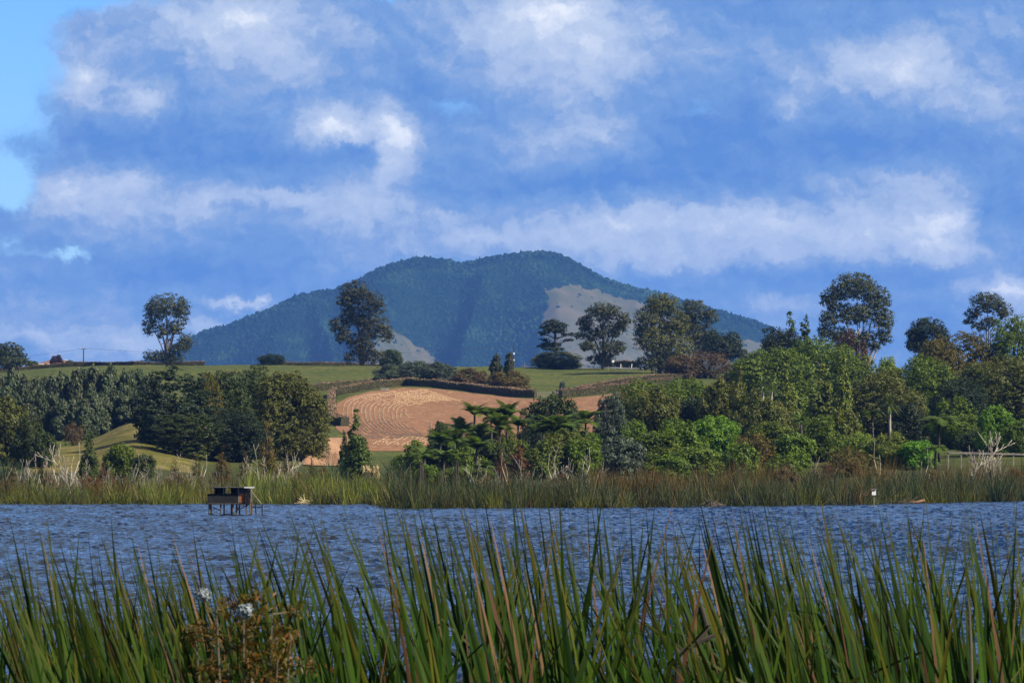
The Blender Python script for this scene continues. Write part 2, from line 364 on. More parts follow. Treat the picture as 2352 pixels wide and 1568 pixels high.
def ground_mat():
    m, T, out = new_mat('pasture_and_bank'); tc = T.add('ShaderNodeTexCoord'); P = tc.outputs['Object']
    big = T.noise(P, .035, 4, .55); fine = T.noise(T.vmath('MULTIPLY', P, (1, .5, 1)), .9, 6, .65)
    lines = T.noise(T.vmath('MULTIPLY', P, (.06, .22, .2)), 1.0, 6, .7)
    c = T.ramp(big, [(.3, (.050,.068,.012)), (.55, (.082,.092,.016)), (.75, (.125,.112,.026))])
    c = T.mix(T.mapr(lines, .48, .62), c, (.125, .112, .026)); c = T.mix(T.mapr(fine, .42, .66), c, (.030, .048, .010))
    sp = T.add('ShaderNodeSeparateXYZ'); T.l.new(P, sp.inputs[0])
    low = T.mapr(sp.outputs[2], 1.5, 5.0); c = T.mix(low, (.038, .042, .012), c)
    p = T.add('ShaderNodeBsdfPrincipled'); T.l.new(c, p.inputs['Base Color']); p.inputs['Roughness'].default_value = .95; p.inputs['Specular IOR Level'].default_value = .1
    b = T.add('ShaderNodeBump'); b.inputs['Strength'].default_value = .8; b.inputs['Distance'].default_value = .35
    T.l.new(fine, b.inputs['Height']); T.l.new(b.outputs[0], p.inputs['Normal']); T.l.new(p.outputs[0], out.inputs[0]); return m
pxs = np.concatenate([np.linspace(-2600, -260, 14), np.linspace(-200, 2560, 150), np.linspace(2620, 4800, 14)])
Dg = np.concatenate([np.linspace(-30, 40, 24), np.linspace(60, 280, 8), np.linspace(284, 400, 50), np.linspace(405, 1100, 120), [1200, 1400, 1800, 2200, 3000, 4000, 5000, 6500, 8000, 9800]])
tag(obj('ground', sheet('ground', pxs, Dg, ground_mat())), 'green pasture hillside rising behind the lake', kind='structure')

# dry grass on the knoll at the left
def dry_grass_mat():
    m, T, out = new_mat('dry_grass'); tc = T.add('ShaderNodeTexCoord'); P = tc.outputs['Object']
    n = T.noise(T.vmath('MULTIPLY', P, (.35, 1, 2.5)), 1.1, 6, .65); n2 = T.noise(P, .12, 3)
    c = T.ramp(n, [(.3, (.050,.050,.012)), (.5, (.135,.112,.030)), (.68, (.26,.20,.065))]); c = T.mix(T.mapr(n2, .45, .62), c, (.085, .082, .016))
    p = T.add('ShaderNodeBsdfPrincipled'); T.l.new(c, p.inputs['Base Color']); p.inputs['Roughness'].default_value = .95; p.inputs['Specular IOR Level'].default_value = .1
    b = T.add('ShaderNodeBump'); b.inputs['Strength'].default_value = .9; b.inputs['Distance'].default_value = .4
    T.l.new(n, b.inputs['Height']); T.l.new(b.outputs[0], p.inputs['Normal']); T.l.new(p.outputs[0], out.inputs[0]); return m
tag(obj('grass_knoll', sheet('grass_knoll', np.linspace(60, 455, 60), np.linspace(430, 548, 50), dry_grass_mat(), .03)),
    'sunlit knoll of dry yellow grass below the poplar row', kind='structure')

# ------------------------------------------------------------------ lake
def water_mat():
    m, T, out = new_mat('lake_water'); tc = T.add('ShaderNodeTexCoord'); P = tc.outputs['Object']
    def n(sx, sy, d, r=.55):
        return T.noise(T.vmath('MULTIPLY', P, (sx, sy, 1)), 1.0, d, r)
    h = T.math('MULTIPLY', n(9, 6, 3), .02)
    gust = T.mapr(n(.045, .02, 3), .3, .7, .3, .8)
    b = T.add('ShaderNodeBump'); b.inputs['Distance'].default_value = 1.0; T.l.new(h, b.inputs['Height']); T.l.new(gust, b.inputs['Strength'])
    p = T.add('ShaderNodeBsdfPrincipled'); p.inputs['Base Color'].default_value = (.008, .012, .018, 1)
    p.inputs['Roughness'].default_value = .05; p.inputs['IOR'].default_value = 1.33
    T.l.new(b.outputs[0], p.inputs['Normal']); T.l.new(p.outputs[0], out.inputs[0]); return m
def build_lake():
    """wind waves as real relief where they can be seen, long flat quads beyond"""
    pxs = np.concatenate([np.linspace(-6000, -700, 12), np.linspace(-420, 2780, 440), np.linspace(3060, 8400, 12)])
    Ds = [5., 20, 34]; d = 44.0
    while d < 385: Ds.append(d); d += .125+.21*(d-44)/330
    Ds = np.array(Ds+[400., 430.]); PX, DD = np.meshgrid(pxs, Ds); Xw = (PX-CX)/F*np.maximum(DD, 44); r = np.random.RandomState(21); h = np.zeros_like(Xw)
    for i in range(46):
        lam = .26*(.95/.26)**r.rand()**1.15; a = math.radians(r.normal(250, 34)); k = 2*math.pi/lam; h += .0112*lam**.9*np.sin(k*(Xw*math.cos(a)+DD*math.sin(a))+r.uniform(0, 6.28))
    g = .78+.40*vnoise(Xw/7.+50, DD/26.+3, 2); h *= g; h = h+np.maximum(h, 0)**2*3.0
    fade = np.clip((PX+420)/60, 0, 1)*np.clip((2780-PX)/60, 0, 1)*np.clip((DD-40)/6, 0, 1)*np.clip((390-DD)/8, 0, 1)
    V = np.stack([Xw, DD, h*fade], -1).reshape(-1, 3); n, m = PX.shape; idx = np.arange(n*m).reshape(n, m)
    Q = np.stack([idx[:-1, :-1], idx[:-1, 1:], idx[1:, 1:], idx[1:, :-1]], -1).reshape(-1, 4)
    tag(obj('lake', mesh_np('lake', V, Q, water_mat(), True)), 'rippled blue grey lake water', kind='structure')

# ------------------------------------------------------------------ mountain
RIDGE = np.array([(-200,1010),(150,905),(300,845),(370,812),(430,783),(470,763),(520,750),(570,730),(620,713),(680,683),(740,673),(770,668),(810,653),(860,626),
 (900,610),(940,598),(985,595),(1020,600),(1055,608),(1090,602),(1140,592),(1190,585),(1240,582),(1280,586),(1310,600),(1345,620),(1390,643),
 (1440,660),(1490,671),(1540,683),(1600,703),(1660,720),(1720,736),(1760,752),(1800,772),(1880,807),(1960,842),(2200,930),(2500,1010)], float)
MD = 8000.0
def vnoise(x, y, seed):
    """smooth value noise on arrays"""
    r = np.random.RandomState(seed); tab = r.rand(256, 256)
    xi = np.floor(x).astype(int); yi = np.floor(y).astype(int); u = x-xi; v = y-yi; u = u*u*(3-2*u); v = v*v*(3-2*v)
    g = lambda a, b: tab[a % 256, b % 256]
    return (g(xi, yi)*(1-u)+g(xi+1, yi)*u)*(1-v)+(g(xi, yi+1)*(1-u)+g(xi+1, yi+1)*u)*v
def mountain_z(px, s):
    """height of the mountain on a bearing, s metres in front of its ridge line"""
    R = EYE+(HY-np.interp(px, RIDGE[:, 0], RIDGE[:, 1]))*MD/F
    a = np.abs(s)
    drop = np.where(s > 0, .40*a, .5*a)
    amp = np.clip(a/420, 0, 1)
    rid = 1-np.abs(2*vnoise(px/170+s*.0006, s/1500.+3, 5)-1)
    rid2 = 1-np.abs(2*vnoise(px/75-s*.0012, s/700.+9, 8)-1)
    z = R-drop+amp*(62*(rid-.55)+34*(rid2-.5))
    # two spurs and the hollow between them
    def spur(p0, p1, w, h):
        c = np.interp(s, [0, 1200], [p0, p1]); return h*np.exp(-((px-c)/w)**2)*amp
    z = z+spur(820, 860, 95, 58)+spur(1290, 1380, 130, 50)+spur(640, 560, 80, 34)-spur(960, 1010, 70, 52)
    return z
def in_poly(x, y, poly):
    ins = np.zeros(x.shape, bool); n = len(poly)
    for i in range(n):
        x0, y0 = poly[i]; x1, y1 = poly[(i+1) % n]
        c = ((y0 > y) != (y1 > y)) & (x < (x1-x0)*(y-y0)/(y1-y0+1e-12)+x0); ins ^= c
    return ins
# cleared grazing land on the flanks, as bearing against altitude
GRASS = [[(1250,664),(1300,655),(1345,661),(1400,673),(1450,690),(1500,705),(1560,740),(1640,790),(1700,845),(1330,845),(1290,800),(1255,780),(1245,735),(1262,700)],
         [(888,744),(925,770),(960,794),(1000,820),(1030,842),(760,846),(800,828),(850,800),(870,770)],
         [(1690,775),(1760,790),(1800,845),(1690,845)]]
def grass_mask(px, z, D):
    py = HY-(z-EYE)*F/D + (vnoise(px/14., z/9., 3)-.5)*10+(vnoise(px/5., z/4., 13)-.5)*7; pxx = px+(vnoise(px/16.+7, z/11., 4)-.5)*12+(vnoise(px/5.+9, z/4., 14)-.5)*8
    m = np.zeros(px.shape, bool)
    for p in GRASS: m |= in_poly(pxx, py, p)
    return m
def mountain_mat():
    m, T, out = new_mat('mountain_slope'); at = T.add('ShaderNodeAttribute', attribute_name='cleared'); tc = T.add('ShaderNodeTexCoord')
    n = T.noise(tc.outputs['Object'], .016, 6, .68); f = T.noise(tc.outputs['Object'], .06, 4, .6)
    gr = T.ramp(n, [(.3, (.050,.058,.022)), (.5, (.082,.080,.036)), (.72, (.125,.098,.058))]); gr = T.mix(T.mapr(f, .6, .75), gr, (.036, .048, .018))
    fo = T.ramp(f, [(.3, (.0035,.012,.008)), (.7, (.012,.030,.014))])
    c = T.mix(T.mapr(at.outputs['Fac'], .4, .6), fo, gr)
    p = T.add('ShaderNodeBsdfPrincipled'); T.l.new(c, p.inputs['Base Color']); p.inputs['Roughness'].default_value = 1; p.inputs['Specular IOR Level'].default_value = 0
    T.l.new(p.outputs[0], out.inputs[0]); return m
def forest_mat():
    m, T, out = new_mat('forest_far'); tc = T.add('ShaderNodeTexCoord'); g = T.add('ShaderNodeNewGeometry')
    n = T.noise(tc.outputs['Object'], .010, 4, .6); n2 = T.noise(tc.outputs['Object'], .05, 3, .6)
    c = T.ramp(n, [(.3, (.0035,.012,.008)), (.5, (.008,.024,.012)), (.68, (.028,.062,.024))])
    c = T.mix(T.mapr(n2, .4, .7, 0, .6), c, (.005, .014, .008)); c = T.mix(T.mapr(g.outputs['Random Per Island'], .6, 1.0, 0, .35), c, (.040, .070, .028))
    p = T.add('ShaderNodeBsdfPrincipled'); T.l.new(c, p.inputs['Base Color']); p.inputs['Roughness'].default_value = 1; p.inputs['Specular IOR Level'].default_value = 0
    T.l.new(p.outputs[0], out.inputs[0]); return m
def build_mountain():
    pxs = np.linspace(-150, 2450, 520); ss = np.concatenate([np.linspace(-700, -20, 14), np.linspace(0, 1150, 150)])
    PX, S = np.meshgrid(pxs, ss); Z = mountain_z(PX, S); D = MD-S
    Z = np.maximum(Z, 6)
    V = np.stack([(PX-CX)/F*D, D, Z], -1).reshape(-1, 3); n, m = PX.shape; idx = np.arange(n*m).reshape(n, m)
    Q = np.stack([idx[:-1, :-1], idx[1:, :-1], idx[1:, 1:], idx[:-1, 1:]], -1).reshape(-1, 4)
    me = mesh_np('mountain', V, Q, mountain_mat(), True)
    a = me.attributes.new('cleared', 'FLOAT', 'POINT'); a.data.foreach_set('value', grass_mask(PX, Z, D).astype(np.float32).ravel())
    tag(obj('mountain', me), 'wooded blue mountain with pale cleared flanks behind the hill', kind='structure')
    # the forest that covers it: crowns too far off to count
    r = np.random.RandomState(11); N = 42000
    px = r.uniform(280, 1960, N); s = np.where(r.rand(N) < .12, r.uniform(-12, 12, N), r.uniform(0, 760, N))
    z = mountain_z(px, s); D = MD-s; py = HY-(z-EYE)*F/D
    keep = ((~grass_mask(px, z, D)) | (r.rand(N) < .012)) & (py < 862); px, s, z, D = px[keep], s[keep], z[keep], D[keep]
    n = len(px); rad = 1.9+3.4*r.rand(n)**2.2; hh = rad*r.uniform(1.0, 2.0, n)
    con = r.rand(n) < .16; rad[con] *= .6; hh[con] *= 1.25
    base = np.array([(math.cos(a), math.sin(a)) for a in np.linspace(0, 2*math.pi, 7)[:6]])
    sink = np.where(np.abs(s) < 30, .1, .50); c = np.stack([(px-CX)/F*D, D, z-sink*hh], -1)
    ring = lambda k, zz: np.stack([c[:, None, 0]+base[None, :, 0]*rad[:, None]*k*r.uniform(.75, 1.2, (n, 6)), c[:, None, 1]+base[None, :, 1]*rad[:, None]*k, c[:, None, 2]+hh[:, None]*zz*r.uniform(.8, 1.15, (n, 6))], -1)
    top = c[:, None, :].copy(); top[:, 0, 2] += hh
    kk = np.where(con, .55, .8)
    V = np.concatenate([ring(1.0, .25), ring(kk[:, None], .72), top], 1)          # 13 per crown
    T3 = []
    for j in range(6):
        k = (j+1) % 6; T3 += [(j, k, 6+k), (j, 6+k, 6+j), (6+j, 6+k, 12)]
    T3 = np.array(T3); Fc = (np.arange(n)[:, None, None]*13+T3[None]).reshape(-1, 3)
    o = obj('mountain_forest', mesh_np('mountain_forest', V.reshape(-1, 3), Fc, forest_mat(), True))
    tag(o, 'dense native forest covering the mountain sides', 'forest', kind='stuff')
build_mountain()
build_lake()

# ------------------------------------------------------------------ foliage builders
def quads(name, P, Nrm, size, mat, rng, aspect=1.5, zc=1.0):
    n = len(P); t = rng.normal(size=(n, 3)); t -= (t*Nrm).sum(1, keepdims=True)*Nrm
    t /= np.linalg.norm(t, axis=1, keepdims=True)+1e-9; b = np.cross(Nrm, t)
    s = np.asarray(size).reshape(-1, 1)*.5
    V = np.stack([P-t*s*aspect, P+b*s*.8-t*s*.1, P+t*s*aspect, P-b*s*.8+t*s*.1], 1)
    if zc != 1: V[..., 2] = P[:, None, 2]+(V[..., 2]-P[:, None, 2])/zc
    V = V.reshape(-1, 3)
    return mesh_np(name, V, np.arange(n*4).reshape(n, 4), mat)
def crown_mesh(name, lobes, mat, n_clump=400, per=11, clump=.5, leaf=.34, seed=1, inner=.45, up=.35, flat=.7, zc=1.0):
    """leaf clumps through the outer shell of a set of ellipsoids (x,y,z,rx,ry,rz)"""
    r = np.random.RandomState(seed); L = np.array(lobes, float)
    area = (L[:, 3]*L[:, 4]+L[:, 3]*L[:, 5]+L[:, 4]*L[:, 5]); k = r.choice(len(L), n_clump, p=area/area.sum())
    d = r.normal(size=(n_clump, 3)); d /= np.linalg.norm(d, axis=1, keepdims=True)
    rr = 1-(1-inner)*r.rand(n_clump)**1.6
    C = L[k, :3]+d*L[k, 3:]*rr[:, None]
    cs = clump*r.uniform(.6, 1.35, n_clump)
    off = r.normal(size=(n_clump, per, 3)); off /= np.linalg.norm(off, axis=2, keepdims=True)+1e-9
    off *= r.rand(n_clump, per, 1)**.5; off[..., 2] *= flat/zc
    P = C[:, None]+off*cs[:, None, None]
    N = d[:, None]*.7+off*.8+r.normal(size=off.shape)*.55+np.array([0, 0, up]); N /= np.linalg.norm(N, axis=2, keepdims=True)
    return quads(name, P.reshape(-1, 3), N.reshape(-1, 3), leaf*r.uniform(.6, 1.35, n_clump*per), mat, r, zc=zc)
def limbs(base, targets, r0, rng, bend=.12):
    mb = MB(); base = Vector(base)
    for i, (t, k) in enumerate(targets):
        t = Vector(t); L = (t-base).length; pts = []; rad = []
        for q in range(7):
            u = q/6; p = base.lerp(t, u)
            p.x = base.x+(t.x-base.x)*u**1.6; p.y = base.y+(t.y-base.y)*u**1.6
            p += Vector((rng.uniform(-1, 1), rng.uniform(-1, 1), rng.uniform(-.4, .4)))*bend*L*.16*(u*(1-u)*4)
            pts.append(p); rad.append(max(.035, r0*k*(1-.82*u)))
        mb.tube(pts, rad, 5)
        if L > 4:
            for q in range(3):
                u = rng.uniform(.5, .9); s = pts[int(u*6)]; e = s+Vector((rng.uniform(-1, 1), rng.uniform(-1, 1), rng.uniform(.1, .9)))*L*.22
                mb.tube([s, s.lerp(e, .5)+Vector((0, 0, .06*L)), e], [r0*k*.3, r0*k*.2, .03], 4)
    return mb
def lobed_tree(name, label, cat, px, D, base_py, lobes, mat, n, leaf=.42, clump=.75, group=None, seed=0, trunk=.45, inner=.35, per=12, bark='bark', limbset=None):
    """a tree whose lobes are given as bearing, altitude and half-sizes; each lobe is as deep as it is wide"""
    rng = random.Random(seed); k = D/F
    b = Vector((X(px, D), D, min(gz(px, D), EYE+(HY-base_py)*k))); root = empty(name, b)
    tag(root, label, cat, group)
    L = []
    for i, (x, y, rx, ry) in enumerate(lobes):
        w = W(x, y, D)-b; L.append((w.x, rng.uniform(-.5, .5)*rx*k, w.z, rx*k, (rx+ry)*.5*k, ry*k))
    tg = [((l[0], l[1], l[2]+l[5]*.3), rng.uniform(.45, .8)) for l in (L if limbset is None else [L[i] for i in limbset])]
    tg.append(((0, 0, max(l[2] for l in L)*.8), 1.0))
    limbs((0, 0, -.3), tg, trunk, rng).build('trunk', M[bark], root, True)
    obj('crown', crown_mesh('crown', L, M[mat], int(n*2.0), per, clump*.85, leaf*.66, seed+3, inner), root)
    return root

# unit shapes: x,y within +-1 and z from 0 to 1
def blob_lobes(seed, n=13, squat=1.0):
    r = random.Random(seed); L = [(0, 0, .46, .66, .66, .44), (0, 0, .26, .72, .72, .26)]
    for i in range(n):
        a = r.uniform(0, 2*math.pi); e = r.uniform(-1.0, 1.0); c = math.sqrt(max(0, 1-e*e)) if e > 0 else 1-.12*e*e; q = r.uniform(.2, .36)*(1 if e < .5 else .85)
        L.append((math.cos(a)*c*.70, math.sin(a)*c*.70, .46+e*.37, q, q, q*.62))
    return L
def cone_lobes(seed, rows=9, slim=1.0):
    r = random.Random(seed); L = []
    for i in range(rows):
        u = i/(rows-1); w = (1-u)**.75*.62*slim+.05
        for j in range(5 if u < .7 else 2):
            a = r.uniform(0, 6.28); L.append((math.cos(a)*w*.72, math.sin(a)*w*.72, .06+u*.86+r.uniform(-.03, .03), w*.55+.05, w*.55+.05, .075+.02*r.random()))
    L.append((0, 0, .95, .06, .06, .06)); return L
def column_lobes(seed, n=16):
    r = random.Random(seed); L = []
    for i in range(n):
        u = i/(n-1); w = .66*math.sin(math.pi*(.16+.72*u))**.5*r.uniform(.75, 1.15)
        a = r.uniform(0, 6.28); L.append((math.cos(a)*w*.45, math.sin(a)*w*.45, .1+u*.82, w*.65, w*.65, .10))
    return L
PROTO = {}
def proto(key, lobes, n, per, clump, leaf, inner=.4, up=.35, trunk=.05, stems=6, flat=.7, seeds=2, zc=2.0):
    PROTO[key] = []
    for s in range(seeds):
        Lb = lobes(s*7+3); me = crown_mesh(key+'_crown', Lb, M['mid'], n, per, clump, leaf, s+20, inner, up, flat, zc)
        rng = random.Random(s); pick = rng.sample(Lb, min(stems, len(Lb)))
        mb = limbs((0, 0, -.05), [((l[0]*.9, l[1]*.9, l[2]), rng.uniform(.5, .9)) for l in pick], trunk, rng)
        PROTO[key].append((me, mb.mesh(key+'_trunk', M['darkbark'], True)))
# round clumps in three leaf scales, so leaves keep about the same real size on small and large plants
proto('shrub', lambda s: blob_lobes(s, 22), 1000, 12, .13, .068, .5, seeds=3, zc=1.5)
proto('bush', lambda s: blob_lobes(s, 32), 1800, 13, .098, .049, .55, seeds=3, zc=2.0)
proto('oak', lambda s: blob_lobes(s, 44), 2900, 14, .074, .036, .6, seeds=3, zc=2.2)
proto('clumpy', lambda s: blob_lobes(s, 30), 900, 22, .110, .050, .75, .5, seeds=2, flat=.5, zc=2.4)
proto('cone', lambda s: cone_lobes(s, 11), 1200, 13, .115, .068, .5, seeds=2, zc=3.4)
proto('spire', lambda s: cone_lobes(s, 12, .9), 1100, 13, .12, .070, .5, seeds=2, zc=3.4)
proto('column', lambda s: column_lobes(s, 22), 900, 12, .19, .13, .5, seeds=4, zc=2.4)
proto('wispcone', lambda s: cone_lobes(s, 9, .95), 420, 12, .16, .055, .1, .9, seeds=3, zc=2.6)
proto('wispblob', lambda s: blob_lobes(s, 16), 420, 14, .16, .045, .3, .9, seeds=2, trunk=.03, zc=1.6)
_cnt = [0]
def plant(name, kind, mat, cx, top, base, w, D, label, cat='tree', group=None, depth=1.0, rz=None, show=True, lean=0):
    """copy of a unit shape put on the ground at a bearing and distance, its top at the given row"""
    _cnt[0] += 1; r = random.Random(_cnt[0]*13+5)
    if D == 0: D = ghit(cx, base, 600)
    zt = EYE+(HY-top)*D/F; zb = gz(cx, D) if base is None else EYE+(HY-base)*D/F
    zb = min(zb, max(gz(cx, D), zt-45))
    half = w*.5*D/F; g = gz(cx, D)
    root = empty(name, (X(cx, D), D, g), r.uniform(0, 6.28) if rz is None else rz); tag(root, label, cat, group)
    cr, tr = PROTO[kind][_cnt[0] % len(PROTO[kind])]
    h = zt-g; bot = max(0, zb-g)
    sc = (half*1.12, half*1.12*depth, h)
    c = obj('crown', cr, root); c.scale = (sc[0], sc[1], h-bot); c.location.z = bot; set_mat(c, M[mat])
    t = obj('trunk', tr, root); t.scale = (sc[0], sc[1], h)
    return root

# ------------------------------------------------------------------ ploughed field, road, clay bank
def field_mat():
    m, T, out = new_mat('tilled_soil'); tc = T.add('ShaderNodeTexCoord'); P = tc.outputs['Object']
    n = T.noise(T.vmath('MULTIPLY', P, (1, .35, 1)), .9, 6, .7); n2 = T.noise(P, .03, 3)
    c = T.ramp(n, [(.3, (.14,.070,.038)), (.52, (.22,.115,.064)), (.70, (.32,.185,.108))]); c = T.mix(T.mapr(n2, .4, .65, 0, .5), c, (.24, .125, .066))
    fl = T.noise(T.vmath('MULTIPLY', P, (1.4, .5, 1)), 2.4, 3, .6); c = T.mix(T.mapr(fl, .66, .74), c, (.42, .28, .16))
    p = T.add('ShaderNodeBsdfPrincipled'); T.l.new(c, p.inputs['Base Color']); p.inputs['Roughness'].default_value = 1; p.inputs['Specular IOR Level'].default_value = .05
    b = T.add('ShaderNodeBump'); b.inputs['Strength'].default_value = .7; b.inputs['Distance'].default_value = .25; T.l.new(n, b.inputs['Height']); T.l.new(b.outputs[0], p.inputs['Normal'])
    T.l.new(p.outputs[0], out.inputs[0]); return m
FIELD_TOP = [(776,926),(800,912),(850,899),(930,890),(1000,893),(1100,905),(1200,916),(1300,916),(1380,908),(1450,898),(1520,890)]
def build_field():
    ft = np.array(FIELD_TOP, float); pxs = np.linspace(772, 1520, 170); V = []; n = 60
    for px in pxs:
        d1 = ghit(px, np.interp(px, ft[:, 0], ft[:, 1])); d0 = ghit(px, 1036 if px > 840 else 1036-(840-px)*.75)
        for k in range(n): V.append((px, d0+(d1-d0)*k/(n-1)))
    V = np.array(V); z = ground(V[:, 0], V[:, 1])+.05; P = np.stack([(V[:, 0]-CX)/F*V[:, 1], V[:, 1], z], -1)
    idx = np.arange(len(pxs)*n).reshape(len(pxs), n); Q = np.stack([idx[:-1, :-1], idx[1:, :-1], idx[1:, 1:], idx[:-1, 1:]], -1).reshape(-1, 4)
    o = tag(obj('tilled_field', mesh_np('tilled_field', P, Q, field_mat(), True)), 'brown tilled field with curved rows of straw inside the clipped hedge', kind='structure')
    # straw left in curved rows: low broken windrows
    def c2(x, y): return ((1000+x/1.568)/1.5497, (850+y/1.568)/1.5497)
    outer = [c2(*p) for p in ((800,838),(600,856),(440,880),(366,910),(345,960),(350,1010),(385,1050),(440,1085),(520,1120))]
    inner = [c2(*p) for p in ((1000,905),(860,918),(745,930),(700,955),(692,1000),(715,1045),(765,1080),(800,1098),(850,1110))]
    r = random.Random(4); V = []; Fq = []
    def rib(pts, w=.12, gap=.22):
        P = []
        for i in range(len(pts)-1):
            for q in range(14): P.append((pts[i][0]+(pts[i+1][0]-pts[i][0])*q/14, pts[i][1]+(pts[i+1][1]-pts[i][1])*q/14))
        P3 = [G(a, ghit(a, b), .05) for a, b in P]; on = True
        for i in range(len(P3)-1):
            if r.random() < .12: on = r.random() > gap
            if not on: continue
            a, b = P3[i], P3[i+1]; t = (b-a); t.z = 0
            if t.length < .01: continue
            t.normalize(); s = Vector((-t.y, t.x, 0))*w*r.uniform(.5, 1.2); u = Vector((0, 0, r.uniform(.05, .11))); k = len(V)
            jx = Vector((r.uniform(-.1, .1), r.uniform(-.1, .1), 0))
            V.extend([a-s+jx, a+u+jx, a+s+jx, b-s+jx, b+u+jx, b+s+jx]); Fq.extend([(k, k+3, k+4, k+1), (k+1, k+4, k+5, k+2)])
    def sm(pts):
        out = []
        for i in range(len(pts)-1):
            p0, p1, p2, p3 = pts[max(i-1, 0)], pts[i], pts[i+1], pts[min(i+2, len(pts)-1)]
            for q in range(3):
                t = q/3; out.append(tuple(.5*(2*p1[j]+(p2[j]-p0[j])*t+(2*p0[j]-5*p1[j]+4*p2[j]-p3[j])*t*t+(3*p1[j]-p0[j]-3*p2[j]+p3[j])*t**3) for j in (0, 1)))
        return out+[pts[-1]]
    for i in range(15):
        u = i/14; rib(sm([(a[0]+(b[0]-a[0])*u, a[1]+(b[1]-a[1])*u) for a, b in zip(outer, inner)]), gap=.15 if i < 13 else .4)
    for i in range(13):
        a = c2(556+i*24, 1085+i*3.2); m = c2(610+i*26, 1098+i*2); e = c2(505+i*27, 1150+i*.5); rib(sm([a, m, e]), .10, .4)
    for i in range(7): rib(sm([c2(835+i*36, 1015+i*8), c2(838+i*37, 1050+i*6), c2(842+i*38, 1085)]), .11, .35)
    for i in range(240):
        u, v = r.random(), r.random(); a = 840+u*660; top = np.interp(a, ft[:, 0], ft[:, 1]); rib([(a, top+2+v*70), (a+r.uniform(3, 9), top+2+v*70+r.uniform(-1, 1))], .12, .97)
    rows = obj('straw_rows', mesh_np('straw_rows', [tuple(v) for v in V], Fq, M['rowstraw']), o); rows['kind'] = 'stuff'
build_field()
def strip(name, path, halfw, mat, dz=.06, n=10):
    """ribbon on the hillside along (bearing, distance) points"""
    pts = []
    for i in range(len(path)-1):
        for q in range(n): pts.append((path[i][0]+(path[i+1][0]-path[i][0])*q/n, path[i][1]+(path[i+1][1]-path[i][1])*q/n))
    pts.append(path[-1]); V = []
    for p in pts: V += [G(p[0], p[1]-halfw, dz), G(p[0], p[1]+halfw, dz)]
    return mesh_np(name, [tuple(v) for v in V], [(2*i, 2*i+2, 2*i+3, 2*i+1) for i in range(len(pts)-1)], mat, True)
tag(obj('road', strip('road', [(1195, 992), (1300, 985), (1400, 974), (1500, 956), (1640, 930)], 4.5, M['asphalt'])), 'grey road running along the crest of the hill', kind='structure')
def build_clay():
    # a slumped clay cutting below the hedge
    r = random.Random(8); n, m = 22, 18; V = []
    for i in range(n):
        for j in range(m):
            u, v = i/(n-1), j/(m-1); px = 695+u*108-14*v*(1-u); D = 470+v*115
            e = min(u, 1-u, v, 1-v)*6; V.append(tuple(G(px, D, .12+min(1, e)*(.5+.35*math.sin(u*9+v*5)+r.uniform(-.15, .15)))))
    Q = [(i*m+j, (i+1)*m+j, (i+1)*m+j+1, i*m+j+1) for i in range(n-1) for j in range(m-1)]
    tag(obj('clay_bank', mesh_np('clay_bank', V, Q, M['clay'], True)), 'bare orange clay bank beside the dark trees below the hedge', kind='structure')
build_clay()

